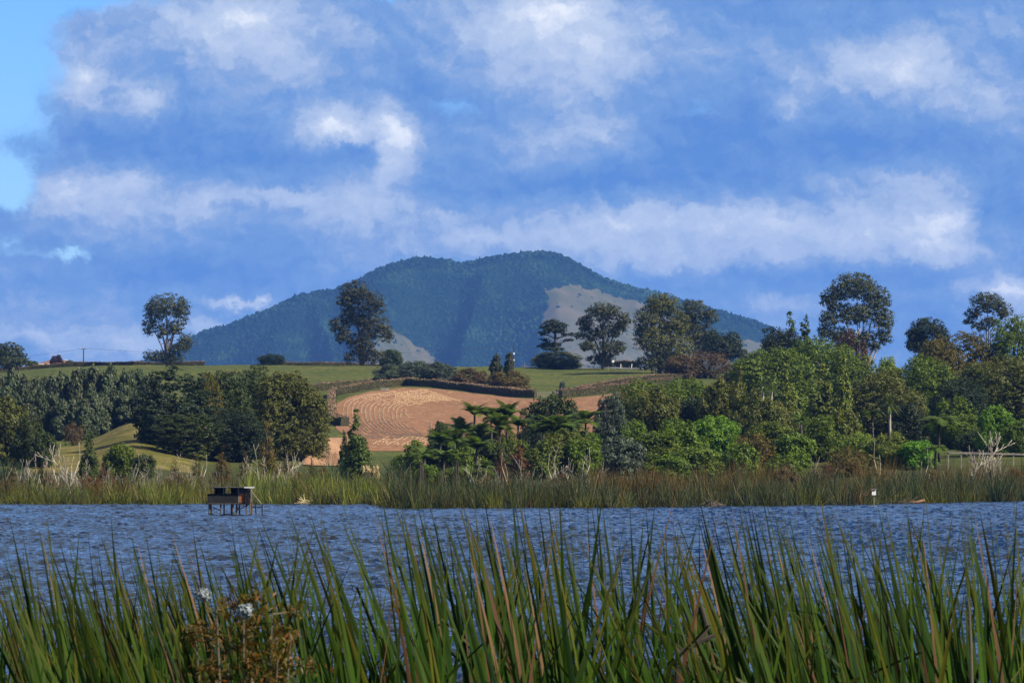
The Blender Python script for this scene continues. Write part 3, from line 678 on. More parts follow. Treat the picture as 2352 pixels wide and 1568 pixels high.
# ------------------------------------------------------------------ hedges
def hedge(label, path, h=1.7, w=1.5, group=None, seed=1, dens=26, byrow=True):
    r = np.random.RandomState(seed); P = []
    for i in range(len(path)-1):
        a, b = path[i], path[i+1]
        for q in range(8): P.append((a[0]+(b[0]-a[0])*q/8, a[1]+(b[1]-a[1])*q/8))
    P.append(path[-1])
    if byrow: P = [(a, ghit(a, b)) for a, b in P]
    C = np.array([tuple(G(a, d)) for a, d in P]); o = C[0].copy(); C -= o
    root = empty('hedge', o); tag(root, label, 'hedge', group)
    T = np.gradient(C, axis=0); T[:, 2] = 0; T /= np.linalg.norm(T, axis=1, keepdims=True)+1e-9; S = np.stack([-T[:, 1], T[:, 0], 0*T[:, 0]], -1)
    prof = [(-.5, -.1), (-.47, .5), (-.42, .93), (-.3, 1.0), (.3, 1.0), (.42, .93), (.47, .5), (.5, -.1)]
    n = len(C); V = []
    for i in range(n):
        for (a, b) in prof: V.append(C[i]+S[i]*a*w*.9+np.array([0, 0, b*h*(.95+.07*math.sin(i*.9)+.05*math.sin(i*2.3))+r.uniform(-.03, .03)*h]))
    k = len(prof); Q = [(i*k+j, (i+1)*k+j, (i+1)*k+j+1, i*k+j+1) for i in range(n-1) for j in range(k-1)]
    Q += [tuple(range(k))[::-1], tuple((n-1)*k+j for j in range(k))]
    obj('core', mesh_np('core', V, Q, M['hedgecore']), root)
    seg = np.linalg.norm(np.diff(C, axis=0), axis=1); L = seg.sum(); cum = np.concatenate([[0], np.cumsum(seg)])
    def scatter(N, top):
        s = r.rand(N)*L; i = np.clip(np.searchsorted(cum, s)-1, 0, n-2); u = ((s-cum[i])/(seg[i]+1e-9))[:, None]
        c = C[i]*(1-u)+C[i+1]*u; sd = S[i]
        if top:
            a = r.uniform(-.46, .46, N); Pt = c+sd*(a*w)[:, None]; Pt[:, 2] += h*(.98+r.uniform(-.06, .12, N)+.07*np.sin(i*.9)+.05*np.sin(i*2.3)); Nn = np.tile([0, 0, 1.], (N, 1))
        else:
            side = np.sign(r.rand(N)-.5); b = r.rand(N)*.97; Pt = c+sd*(side*w*.49*(1-.08*b)+r.uniform(-.06, .06, N))[:, None]; Pt[:, 2] += b*h; Nn = sd*side[:, None]
        Nn = Nn+r.normal(size=(N, 3))*.45; Nn /= np.linalg.norm(Nn, axis=1, keepdims=True); return Pt, Nn
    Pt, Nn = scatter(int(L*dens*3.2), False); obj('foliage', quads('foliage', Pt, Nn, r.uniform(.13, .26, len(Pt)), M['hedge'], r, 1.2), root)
    Pt, Nn = scatter(int(L*dens*1.6), True); obj('clipped_sunlit_top', quads('clipped_sunlit_top', Pt, Nn, r.uniform(.13, .25, len(Pt)), M['hedgetop'], r, 1.2), root)
    return root
hg = 'clipped farm hedges'
hedge('clipped hedge enclosing the tilled field on its left and far side', [(792,979),(775,977),(764,970),(761,950),(762,915),(768,907),(800,903),(850,893),(930,885),(1000,889),(1100,901),(1200,912),(1232,913)], 1.4, 1.5, hg, 2)
hedge('clipped hedge closing the right end of the tilled field', [(1284,913),(1340,909),(1400,901),(1450,894),(1540,884)], 1.4, 1.5, hg, 3)
hedge('short reddish hedge behind the left corner of the tilled field', [(690,899),(735,897),(790,891),(850,887)], 1.3, 1.6, hg, 4)
hedge('reddish hedge climbing the pasture towards the car', [(1330,903),(1390,890),(1440,881),(1500,874),(1640,866)], 1.2, 1.5, hg, 5)
hedge('long dark hedge on the skyline left of the lone poplar', [(-60,1000),(60,1002),(200,1000),(330,1000),(470,1000)], 1.05, 1.5, hg, 6, 30, False)
hedge('dark hedge on the skyline below the tall central poplar', [(640,1004),(720,1003),(800,1004),(905,1004)], 1.0, 1.5, hg, 7, 30, False)
hedge('low red brown hedge beside the road under the paired trees', [(1385,985),(1430,982),(1480,979)], 1.5, 1.4, hg, 8, 30, False)

# ------------------------------------------------------------------ skyline trees
sk = 'tall trees standing on the skyline'
lobed_tree('poplar_tree', 'lone open-crowned tall tree on the skyline at far left', 'tree', 385, 990, 836,
  [(385,702,46,30),(352,718,26,30),(418,714,22,32),(344,748,18,22),(400,752,24,18),(426,783,18,22),(352,816,25,13),(392,822,32,15),(412,800,22,15),(372,760,14,18)], 'tall', 620, .40, .7, sk, 1)
lobed_tree('poplar_tree', 'tall shaggy tree standing centre left before the mountain', 'tree', 832, 985, 838,
  [(815,668,38,26),(800,692,30,25),(852,690,30,25),(872,708,16,15),(820,726,40,24),(780,746,26,22),(860,748,36,28),(888,768,17,22),(790,772,22,18),(830,790,34,28),(852,818,36,18),(802,822,14,15)], 'tall', 900, .40, .7, sk, 2)
lobed_tree('poplar_tree', 'open spreading tree right of the layered pine', 'tree', 1385, 960, 838,
  [(1385,716,42,22),(1345,742,22,18),(1430,738,19,22),(1360,768,28,15),(1402,756,34,20),(1348,796,20,13),(1395,800,28,20),(1382,824,34,13),(1422,798,16,18),(1332,770,10,9)], 'tall', 700, .40, .68, sk, 3)
lobed_tree('poplar_tree', 'broad double-topped tree beside the road and car', 'tree', 1515, 930, 862,
  [(1520,700,42,26),(1490,735,36,30),(1550,745,38,34),(1500,785,46,34),(1552,800,44,34),(1520,832,58,22),(1468,762,16,14)], 'olive', 1150, .40, .75, sk, 4)
lobed_tree('poplar_tree', 'tall tree with thinner crown behind the double-topped tree', 'tree', 1596, 970, 850,
  [(1592,714,36,28),(1632,726,20,18),(1602,760,40,28),(1572,742,30,30),(1620,790,34,24)], 'tall', 560, .40, .7, sk, 5)
lobed_tree('broadleaf_tree', 'dark dense tree at the right edge of the paired skyline trees', 'tree', 1662, 940, 850,
  [(1640,778,30,20),(1682,790,26,28),(1655,802,44,28),(1700,812,16,16)], 'dark', 700, .36, .7, sk, 6)
lobed_tree('poplar_tree', 'largest skyline tree with pale trunks showing at its lower right', 'tree', 1985, 820, 812,
  [(1962,658,54,32),(1912,688,30,28),(2014,690,34,36),(1902,734,24,24),(1962,720,50,26),(2028,734,26,28),(1892,762,15,18),(2032,772,18,20),(2006,794,18,11),(1932,772,36,22),(1992,772,22,14),(1955,790,40,16)], 'tall', 1250, .36, .62, sk, 7, trunk=.5, bark='pale')
lobed_tree('poplar_tree', 'small airy tree on the skyline at far right', 'tree', 2272, 800, 800,
  [(2265,694,40,24),(2236,720,20,13),(2302,714,24,20),(2224,738,13,7),(2272,738,20,12),(2250,750,20,10)], 'tall', 420, .30, .5, sk, 8, trunk=.3, bark='bark')
lobed_tree('broadleaf_tree', 'dark ragged tree left of the small airy skyline tree', 'tree', 2128, 760, 812,
  [(2130,752,40,24),(2100,768,20,16),(2160,775,22,26),(2120,790,38,22),(2092,790,12,10)], 'dark', 620, .30, .55, sk, 9)
lobed_tree('broadleaf_tree', 'dark domed tree on the skyline at the left picture edge', 'tree', 22, 975, 846,
  [(20,808,36,22),(-14,808,26,24),(50,824,16,14),(20,832,46,14)], 'deep', 560, .34, .6, sk, 10)
# the pine: flat layered plates
def pine():
    D = 975; px = 1275; b = G(px, D); root = empty('pine_tree', b); tag(root, 'dark layered pine with a long side branch before the pale mountain slope', 'tree', sk)
    k = D/F; plates = [(1270,740,20,8),(1262,750,24,9),(1288,748,18,8),(1275,758,30,8),(1250,765,14,5),(1302,768,16,4),(1252,780,14,4),(1318,766,10,3),(1266,790,24,5),(1308,780,16,3),(1246,795,14,3),(1270,801,30,4)]
    L = []; rng = random.Random(2); mb = MB()
    top = W(1272, 732, D)-b; mid = W(1276, 800, D)-b
    mb.tube([(0, 0, -.3), mid, W(1275, 765, D)-b, top], [.42, .36, .28, .08], 6)
    for x, y, rx, ry in plates:
        w = W(x, y, D)-b; dy = rng.uniform(-1.4, 1.4); L.append((w.x, dy, w.z, rx*k, rx*k*.8, ry*k)); z0 = max(mid.z, w.z-1.2)
        mb.tube([(mid.x+(top.x-mid.x)*.4, 0, z0), (w.x*.6, dy*.6, (z0+w.z)/2+.1), (w.x, dy, w.z-.1)], [.17, .11, .04], 5)
    mb.build('trunk', M['darkbark'], root, True)
    obj('crown', crown_mesh('crown', L, M['dark'], 620, 10, .42, .30, 3, .3, .8, .4), root)
pine()
# bushes on the crest
plant('rounded_bush', 'bush', 'olive', 1280, 803, 848, 112, 968, 'round olive bush at the foot of the layered pine', 'bush')
plant('rounded_bush', 'bush', 'deep', 898, 799, 840, 52, 988, 'dark bush against the right foot of the tall central tree', 'bush')
plant('rounded_bush', 'bush', 'dark', 624, 811, 842, 64, 1004, 'low dark bush peeping over the pasture skyline above the big trees', 'bush')
plant('rounded_bush', 'bush', 'red', 131, 812, 842, 34, 1010, 'small red brown domed tree behind the skyline house', 'tree')
plant('garden_shrub', 'shrub', 'deep', 72, 826, 845, 34, 1008, 'dark shrub left of the skyline house beneath the domed tree', 'bush')
plant('garden_shrub', 'shrub', 'deep', 160, 826, 844, 20, 1006, 'pointed dark shrub between the skyline house and the power pole', 'bush')
plant('garden_shrub', 'shrub', 'brown', 106, 834, 846, 22, 1004, 'low brown garden shrub in front of the skyline house wall', 'bush')
plant('tan_thicket', 'wispblob', 'brown', 1622, 800, 868, 150, 905, 'broad tan brown thicket below the dark skyline trees', 'bush')
plant('tan_thicket', 'bush', 'brown', 1570, 812, 868, 90, 900, 'left shoulder of tan brush beside the road trees', 'bush')
# pasture trees
pg = 'willows and shrubs on the pasture'
plant('willow_bush', 'bush', 'grey', 905, 832, 884, 96, 0, 'grey green willow, leftmost of the pasture row above the field', 'tree', pg)
plant('willow_bush', 'bush', 'grey', 955, 824, 884, 80, 0, 'middle grey green willow of the pasture row above the field', 'tree', pg)
plant('willow_bush', 'bush', 'grey', 1005, 828, 886, 84, 0, 'rightmost grey green willow of the pasture row above the field', 'tree', pg)
plant('brown_shrub', 'bush', 'brown', 1078, 842, 894, 92, 0, 'rusty brown rounded shrub between willows and small poplars', 'bush', pg)
plant('small_poplar', 'column', 'tall', 1140, 814, 880, 36, 0, 'small columnar poplar, left one of the pair by the power pole', 'tree', pg)
plant('small_poplar', 'column', 'tall', 1168, 811, 880, 28, 0, 'small columnar poplar, right one of the pair by the power pole', 'tree', pg)
plant('brown_shrub', 'bush', 'wisp', 1168, 848, 900, 96, 0, 'dark olive brown shrub at the foot of the small poplars', 'bush', pg)
plant('pasture_sapling', 'shrub', 'grey', 1292, 873, 898, 14, 0, 'single small sapling alone on the pasture slope', 'tree', pg)

# ------------------------------------------------------------------ left wood
for i in range(21):
    r = random.Random(i+40); px = -14+i*18.6+r.uniform(-3, 3)
    top = np.interp(px, [-20, 30, 90, 150, 200, 260, 360], [872, 858, 872, 862, 846, 846, 862])+r.uniform(-7, 7)
    plant('row_poplar', 'column', 'poplar', px, top, None, 46*r.uniform(.9, 1.25), 640+r.uniform(-5, 5), nth(i+1)+' poplar from left in the rear rank along the left pasture', 'tree', 'poplar row below the left pasture')
for i in range(16):
    r = random.Random(i+90); px = -10+i*25+r.uniform(-5, 5)
    plant('row_poplar', 'column', 'poplar', px, 905+r.uniform(-18, 18), None, 52*r.uniform(.9, 1.2), 622+r.uniform(-4, 4), nth(i+1)+' lower poplar from left in the front rank of the left row', 'tree', 'poplar row below the left pasture')
lw = 'big dark trees left of the field'
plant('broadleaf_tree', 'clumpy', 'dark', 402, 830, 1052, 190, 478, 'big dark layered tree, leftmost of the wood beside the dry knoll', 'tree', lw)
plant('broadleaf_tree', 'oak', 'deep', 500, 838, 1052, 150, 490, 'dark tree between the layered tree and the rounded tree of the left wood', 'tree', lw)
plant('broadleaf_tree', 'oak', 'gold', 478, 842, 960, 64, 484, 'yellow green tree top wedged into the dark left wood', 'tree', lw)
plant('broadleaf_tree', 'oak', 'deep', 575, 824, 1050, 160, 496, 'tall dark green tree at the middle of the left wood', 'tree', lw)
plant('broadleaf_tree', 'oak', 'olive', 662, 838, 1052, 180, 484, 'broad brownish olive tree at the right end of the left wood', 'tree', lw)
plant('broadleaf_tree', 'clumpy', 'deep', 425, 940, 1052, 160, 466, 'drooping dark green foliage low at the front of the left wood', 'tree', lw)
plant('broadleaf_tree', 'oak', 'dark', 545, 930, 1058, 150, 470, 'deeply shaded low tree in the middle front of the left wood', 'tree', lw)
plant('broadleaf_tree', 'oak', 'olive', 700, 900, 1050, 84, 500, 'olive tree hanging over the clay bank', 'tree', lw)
plant('edge_tree', 'bush', 'olive', 14, 903, None, 118, 470, 'olive and green tree at the left picture edge in front of the poplars', 'tree')
plant('edge_tree', 'bush', 'deep', 66, 945, None, 84, 455, 'dark green shrub sloping down right of the left edge tree', 'bush')
plant('edge_tree', 'shrub', 'deep', 100, 985, None, 60, 450, 'lowest dark shrub where the left edge trees meet the knoll', 'bush')
plant('brown_shrub', 'wispblob', 'brown', 168, 964, 1012, 50, 520, 'round purplish brown bush on the knoll before the poplars', 'bush')
plant('conifer', 'cone', 'conifer', 205, 988, None, 62, 402, 'narrow pointed conifer standing before the dry knoll', 'tree')
plant('low_shrub', 'shrub', 'mid', 275, 1012, None, 74, 408, 'dark green shrub right of the pointed conifer', 'bush')
plant('low_shrub', 'shrub', 'deep', 330, 1040, None, 60, 404, 'low dark shrub below the left wood and dry knoll', 'bush')
plant('conifer', 'cone', 'conifer', 818, 938, None, 92, 398, 'dense green conifer standing in front of the tilled field', 'tree')
plant('conifer', 'spire', 'conifer', 790, 985, None, 50, 401, 'smaller dark conifer joined to the left of the field conifer', 'tree')
wg = 'wispy golden young trees in the wetland'
for (cx, top, w, mt, lb) in ((612,962,72,'wisp','tallest wispy golden brown young tree before the left wood'),(512,1018,56,'wisp','wispy olive gold tree above the lake hide'),
    (563,1034,60,'wisp','wispy golden shrub right above the hide roof'),(452,1040,56,'gold','yellow green wispy shrub left of the hide'),
    (662,1032,58,'wisp','wispy brown shrub below the olive tree and clay bank'),(716,1048,46,'gold','small golden shrub at the foot of the clay bank'),
    (400,1050,50,'gold','low golden shrub among dead branches left of the hide'),(742,1052,44,'wisp','slim wispy shrub left of the field conifer'),
    (640,1055,44,'russet','russet shrub behind the white dead branches'),(500,1062,60,'russet','low russet shrub behind the hide'),
    (100,1058,60,'gold','yellow wispy shrub among the far left dead trees'),(240,1062,50,'russet','russet wispy shrub at the foot of the pointed conifer'),
    (30,1050,44,'gold','wispy yellow shrub at the left picture edge')):
    plant('wispy_tree', 'wispcone', mt, cx, top, None, w, 384 if top > 1000 else 392, lb, 'tree', wg)

# ------------------------------------------------------------------ right wood: (name, shape, material, x, top, base, width, distance, label)
rw = 'mixed bush on the right hillside'
for t in (
 ('broadleaf_tree','oak','dark',1795,738,None,160,705,'nearly black round tree on the skyline right of the mountain'),
 ('conifer','cone','conifer',1814,714,800,84,725,'pointed conifer behind the black round tree'),
 ('conifer','cone','conifer',1852,726,800,84,722,'second conifer top left of the largest skyline tree'),
 ('broadleaf_tree','wispblob','red',1948,738,None,96,690,'dull red brown bush before the largest skyline tree'),
 ('broadleaf_tree','oak','mid',1775,785,None,190,620,'broad green tree below the black round tree'),
 ('broadleaf_tree','oak','mid',1880,762,None,170,650,'high green tree with yellowish top below the largest tree'),
 ('broadleaf_tree','oak','mid',1945,790,None,130,640,'green tree right below the dull red bush'),
 ('broadleaf_tree','bush','deep',1712,822,None,100,640,'dark green tree right of the tan thicket'),
 ('conifer','spire','yconifer',1935,810,None,66,520,'tallest golden green conifer spire of the right wood'),
 ('conifer','spire','yconifer',1890,832,None,86,524,'stout green conifer left of the golden spire'),
 ('conifer','spire','yconifer',1808,826,None,70,528,'slim golden conifer in the middle of the right wood'),
 ('conifer','spire','yconifer',1700,838,None,56,530,'small golden conifer at the left of the right wood'),
 ('broadleaf_tree','oak','olive',2030,836,None,170,540,'brownish olive dome behind the cabbage tree'),
 ('broadleaf_tree','bush','lime',2040,808,None,64,600,'light green tree top on the skyline right of the largest tree'),
 ('broadleaf_tree','oak','mid',2122,803,None,132,560,'rounded green tree above the big tree fern'),
 ('broadleaf_tree','oak','gold',2200,748,None,190,640,'golden leaved autumn tree on the right skyline'),
 ('broadleaf_tree','oak','gold',2160,768,None,110,630,'lower yellowing tree left of the golden autumn tree'),
 ('broadleaf_tree','oak','mid',2335,712,None,130,640,'tall green tree on the skyline at the right picture edge'),
 ('broadleaf_tree','oak','olive',2320,804,None,170,560,'large olive tree at the right picture edge below the skyline'),
 ('broadleaf_tree','oak','olive',2255,822,None,120,570,'olive tree with dark hollow right of the big tree fern'),
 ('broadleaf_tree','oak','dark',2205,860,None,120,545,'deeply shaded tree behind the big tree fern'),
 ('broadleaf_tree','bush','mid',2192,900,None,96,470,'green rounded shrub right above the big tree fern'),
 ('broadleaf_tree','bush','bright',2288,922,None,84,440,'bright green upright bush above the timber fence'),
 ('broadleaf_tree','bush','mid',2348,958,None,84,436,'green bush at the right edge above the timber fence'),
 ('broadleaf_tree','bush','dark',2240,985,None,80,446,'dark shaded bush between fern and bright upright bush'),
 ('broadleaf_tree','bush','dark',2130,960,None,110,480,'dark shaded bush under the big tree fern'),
 ('kanuka_tree','bush','kanuka',1660,862,None,110,500,'brownish olive bush left of the spiky cabbage tree'),
 ('kanuka_tree','bush','kanuka',1725,880,None,110,495,'dark olive bush with ragged edge below the spiky cabbage tree'),
 ('kanuka_tree','bush','kanuka',1758,902,None,90,470,'olive bush in front of the cabbage tree trunks'),
 ('kanuka_tree','bush','kanuka',1780,915,None,90,490,'olive bush below the slim golden conifer'),
 ('broadleaf_tree','oak','mid',1470,858,None,150,520,'green rounded tree covering the right end of the hedge'),
 ('broadleaf_tree','oak','mid',1568,856,None,140,530,'green rounded tree below the road trees'),
 ('broadleaf_tree','bush','kanuka',1505,884,None,120,500,'olive brown bush between two green rounded trees'),
 ('broadleaf_tree','bush','grey',1405,890,None,80,490,'grey green tree with pale branches at the field edge'),
 ('broadleaf_tree','bush','dark',1590,905,None,110,505,'shaded green tree below the rounded tree by the road'),
 ('broadleaf_tree','bush','deep',1268,898,None,130,480,'dark leafed rounded tree in front of the field above the ferns'),
 ('broadleaf_tree','bush','bright',1558,952,None,130,432,'bright green bush in the middle of the shore wood'),
 ('broadleaf_tree','bush','bright',1640,945,None,130,436,'large bright green bush right of the middle shore wood'),
 ('broadleaf_tree','bush','mid',1500,985,None,110,425,'mid green shore bush right of the dead grey branches'),
 ('brown_dome','wispblob','wisp',1725,985,None,104,415,'brown dome shaped shrub near the reeds at centre right'),
 ('broadleaf_tree','bush','mid',1770,960,None,120,440,'green bush above the brown dome shrub'),
 ('broadleaf_tree','shrub','bright',1825,990,None,90,418,'bright green low shrub right of the brown dome'),
 ('broadleaf_tree','bush','mid',1880,945,None,120,445,'tall green bush below the golden conifer spire'),
 ('broadleaf_tree','shrub','kanuka',1935,930,None,80,450,'olive bush left of the cabbage tree trunk'),
 ('weeping_shrub','bush','lime',1975,988,None,76,412,'pale yellow green weeping shrub, left of two below the cabbage tree'),
 ('weeping_shrub','bush','lime',2046,984,None,78,410,'pale yellow green weeping shrub, right of two below the cabbage tree'),
 ('broadleaf_tree','shrub','bright',2112,1006,None,84,408,'bright green low bush under the big tree fern'),
 ('broadleaf_tree','bush','dark',2085,920,None,90,470,'dark bush right behind the cabbage tree'),
 ('broadleaf_tree','shrub','mid',1700,1010,None,80,410,'low green shrub left of the brown dome'),
 ('broadleaf_tree','shrub','mid',1600,1018,None,110,405,'low green shore bush below the bright bushes'),
 ('broadleaf_tree','shrub','grey',1428,1000,None,96,404,'grey leafed shrub behind the tangle of dead branches'),
 ('broadleaf_tree','bush','mid',1460,955,None,90,445,'shaded mid green bush right of the fern grove'),
 ('broadleaf_tree','bush','olive',1300,985,None,130,425,'brownish green bush behind the white dead trunks'),
 ('broadleaf_tree','bush','mid',1350,985,None,90,432,'mid green bush between brownish bush and grey shrub'),
 ('wispy_tree','wispcone','russet',1185,1002,None,80,396,'russet wispy tree with pale thin stem in front of the ferns'),
 ('wispy_tree','wispcone','russet',1150,1030,None,50,398,'small russet wispy tree left of the taller one'),
 ('broadleaf_tree','bush','deep',1012,962,None,60,450,'dark upright shrub at the left end of the fern grove'),
 ('broadleaf_tree','shrub','mid',960,1005,None,70,440,'green shrub where the fern grove meets the field bottom'),
 ('broadleaf_tree','shrub','mid',925,1040,None,60,420,'low green shrub right of the pampas plumes'),
 ('broadleaf_tree','shrub','deep',1008,1012,None,84,421,'shaded shrub under the left ferns of the grove'),
 ('broadleaf_tree','shrub','mid',1072,1014,None,90,419,'green shrub under the middle ferns of the grove'),
 ('broadleaf_tree','shrub','deep',1128,1006,None,90,420,'dark green shrub under the middle right ferns'),
 ('broadleaf_tree','shrub','mid',1176,1000,None,80,422,'green shrub under the rightmost ferns of the grove'),
 ('broadleaf_tree','shrub','mid',1252,1006,None,84,421,'green shrub under the ferns below the dark rounded tree'),
 ('broadleaf_tree','shrub','mid',1330,1000,None,84,422,'green shrub under the ferns near the field end'),
 ('broadleaf_tree','bush','mid',1098,968,None,84,441,'green bush wedged between the upper ferns of the grove'),
 ('broadleaf_tree','bush','olive',1150,972,None,84,440,'olive bush between ferns at the right of the grove'),
 ('broadleaf_tree','bush','mid',1042,996,None,84,432,'green bush between ferns at the left of the grove'),
 ('broadleaf_tree','bush','mid',1290,962,None,90,442,'green bush behind the yellow green ferns'),
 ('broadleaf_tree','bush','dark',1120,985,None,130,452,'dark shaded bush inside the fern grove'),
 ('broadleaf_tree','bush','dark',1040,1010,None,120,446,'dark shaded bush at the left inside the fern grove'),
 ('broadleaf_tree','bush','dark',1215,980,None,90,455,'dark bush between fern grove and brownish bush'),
 ('broadleaf_tree','shrub','mid',985,1062,None,70,400,'low green shrub among the dark stumps'),
 ('broadleaf_tree','shrub','mid',1060,1068,None,80,398,'low green shrub below the fern grove'),
 ('broadleaf_tree','shrub','mid',1110,1072,None,60,396,'small green shrub left of the forked white snag'),
 ('broadleaf_tree','shrub','olive',1960,1030,None,110,396,'low olive shrub behind the right reed bed'),
 ('broadleaf_tree','wispblob','wisp',1945,1020,None,90,392,'russet brown reed shrub right of centre above the reeds'),
 ('broadleaf_tree','shrub','mid',1540,1040,None,90,394,'low mid green shrub at the reed edge'),
 ('broadleaf_tree','shrub','mid',1800,1040,None,90,398,'low mid green shrub at the reed edge below the bright shrub')):
    base = t[5] if t[5] or t[1] not in ('oak', 'spire') else t[4]+max(t[6]*1.15, 120)
    plant(t[0], t[1], t[2], t[3], t[4], base, t[6]*(1.25 if t[1] == 'spire' else 1.08), t[7], t[8], 'tree' if 'tree' in t[0] or 'conifer' in t[0] else 'bush', rw)

# ------------------------------------------------------------------ tree ferns and cabbage trees
def frond_mesh(seed, L=2.2):
    """an arching frond: midrib with rows of drooping leaflets"""
    r = random.Random(seed); V = []; Fq = []; n = 17; pts = []
    for i in range(n+1):
        u = i/n; pts.append(Vector((L*(u*.98-.10*u*u), 0, L*(.52*u-.78*u*u))))
    def addq(a, b, c, d): k = len(V); V.extend([tuple(a), tuple(b), tuple(c), tuple(d)]); Fq.append((k, k+1, k+2, k+3))
    for i in range(n):
        a, b = pts[i], pts[i+1]; w = .02*(1-i/n)+.006; addq(a+Vector((0, -w, 0)), a+Vector((0, w, 0)), b+Vector((0, w, 0)), b+Vector((0, -w, 0)))
        u = (i+.5)/n; ll = L*.30*math.sin(math.pi*min(1, .10+.93*u))**.8*r.uniform(.85, 1.1)
        for s in (-1, 1):
            t = (b-a).normalized(); m = a.lerp(b, .5); e = m+Vector((t.x*.35*ll, s*ll*.93, t.z*.35*ll-.22*ll)); ww = t*(L/n)*.55
            q = m.lerp(e, .5)+Vector((0, 0, .05*ll)); addq(m-ww*.9, m+ww*.9, q+ww*.85, q-ww*.85); addq(q-ww*.85, q+ww*.85, e+ww*.1, e-ww*.1)
    return mesh_np('frond', V, Fq, M['fern'])
FR = [frond_mesh(s) for s in range(3)]
def tree_fern(label, px, py, D, size=1.0, n=15, seed=0, group='tree ferns of the shore wood', upright=0.0):
    r = random.Random(seed+300); c = W(px, py, D); g = gz(px, D); root = empty('tree_fern', (c.x, D, g)); tag(root, label, 'tree fern', group)
    h = max(.3, c.z-g); MB().tube([(0, 0, -.2), (r.uniform(-.1, .1), 0, h*.5), (0, 0, h)], [.15, .11, .10], 6).build('trunk', M['darkbark'], root, True)
    for i in range(n):
        f = obj('frond', FR[i % 3], root); f.location = (0, 0, h); s = size*r.uniform(.82, 1.1); f.scale = (s, s, s)
        f.rotation_euler = (r.uniform(-.15, .15), r.uniform(-.45, .10)-upright*r.random(), i*6.283/n*1.0+r.uniform(-.2, .2))
    return root
tree_fern('large tree fern with wide arching fronds above the dark hollow', 2157, 972, 420, 1.3, 19, 1)
tree_fern('slender tree fern just left of the cabbage tree', 2003, 950, 426, .75, 12, 2)
tree_fern('small tree fern low beside the bright bush under the large fern', 2150, 1030, 404, .75, 13, 3)
for i, (px, py, s, lb) in enumerate(((1090,952,1.0,'topmost tree fern at the left of the fern grove'),(1128,946,1.05,'high tree fern in the middle of the fern grove'),(1165,952,1.0,'high tree fern at the right of the fern grove'),
    (1060,975,.95,'tree fern on the upper left slope of the grove'),(1105,985,1.0,'tree fern at the heart of the grove'),(1148,985,1.0,'tree fern at right of the grove heart'),
    (1012,1002,.9,'tree fern at the left shoulder of the grove'),(1050,1008,.95,'tree fern below the upper left slope'),(975,1030,.85,'lowest left tree fern of the grove'),
    (1095,1018,.9,'lower middle tree fern of the grove'),(1190,975,.9,'tree fern beside the dark rounded tree'),(1020,1040,.8,'low tree fern above the dark stumps'),
    (1248,985,1.05,'tree fern below the dark rounded tree, left side'),(1272,968,1.1,'tall yellow green tree fern below the dark rounded tree'),(1312,972,1.0,'yellow green tree fern right of the dark rounded tree'),
    (1345,968,1.0,'rightmost tree fern near the field end'),(1110,1058,.6,'small bright fern low among the snags'),(1530,1005,.7,'small fern among bright green bushes at centre right'),
    (1590,1030,.6,'low fern beneath the bright bushes'),(1840,955,.6,'fern beneath the slim golden conifer'))):
    tree_fern(lb, px, py+12+(i*37 % 23)-11, 438-(py-950)*.35+(i*29 % 13)-6, s*(.95+(i*53 % 10)*.03), 18, 10+i, upright=.8)
def cabbage(label, px, py, D, base_py, R, n=70, seed=0):
    r = random.Random(seed); c = W(px, py, D); g = gz(px, D); root = empty('cabbage_tree', (c.x, D, g)); tag(root, label, 'cabbage tree', 'cabbage trees in the right wood')
    h = c.z-g; MB().tube([(0, 0, -.2), (.06, 0, h*.5), (0, 0, h)], [.17, .13, .12], 6).build('trunk', M['greywood'], root, True)
    mb = MB()
    for i in range(n):
        a = r.uniform(0, 6.283); e = r.uniform(-.75, 1.45); d = Vector((math.cos(a)*math.cos(e), math.sin(a)*math.cos(e), math.sin(e))); L = R*r.uniform(.8, 1.08)
        s = d.cross(Vector((0, 0, 1))); s = s.normalized()*.055 if s.length > .05 else Vector((.055, 0, 0)); p1 = d*L*.55+Vector((0, 0, .04)); p2 = d*L+Vector((0, 0, -.16*L))
        mb.poly([Vector((0, 0, h))+q for q in (d*.08-s*.5, d*.08+s*.5, p1+s, p1-s, p2)], [(0, 1, 2, 3), (3, 2, 4)])
    mb.build('leaf_head', M['flaxhead'], root)
M['flaxhead'] = leaf_mat('cabbage_leaf', (.035,.062,.018), (.095,.135,.036), c3=(.20,.20,.07), trans=.3)
cabbage('cabbage tree with a round spiky head on a bare trunk', 2043, 930, 424, 985, 1.6, 90, 1)
cabbage('spiky cabbage tree half hidden behind olive bushes', 1752, 888, 486, 930, 1.7, 70, 2)
cabbage('second spiky head close beside the half hidden cabbage tree', 1772, 896, 484, 930, 1.4, 60, 3)

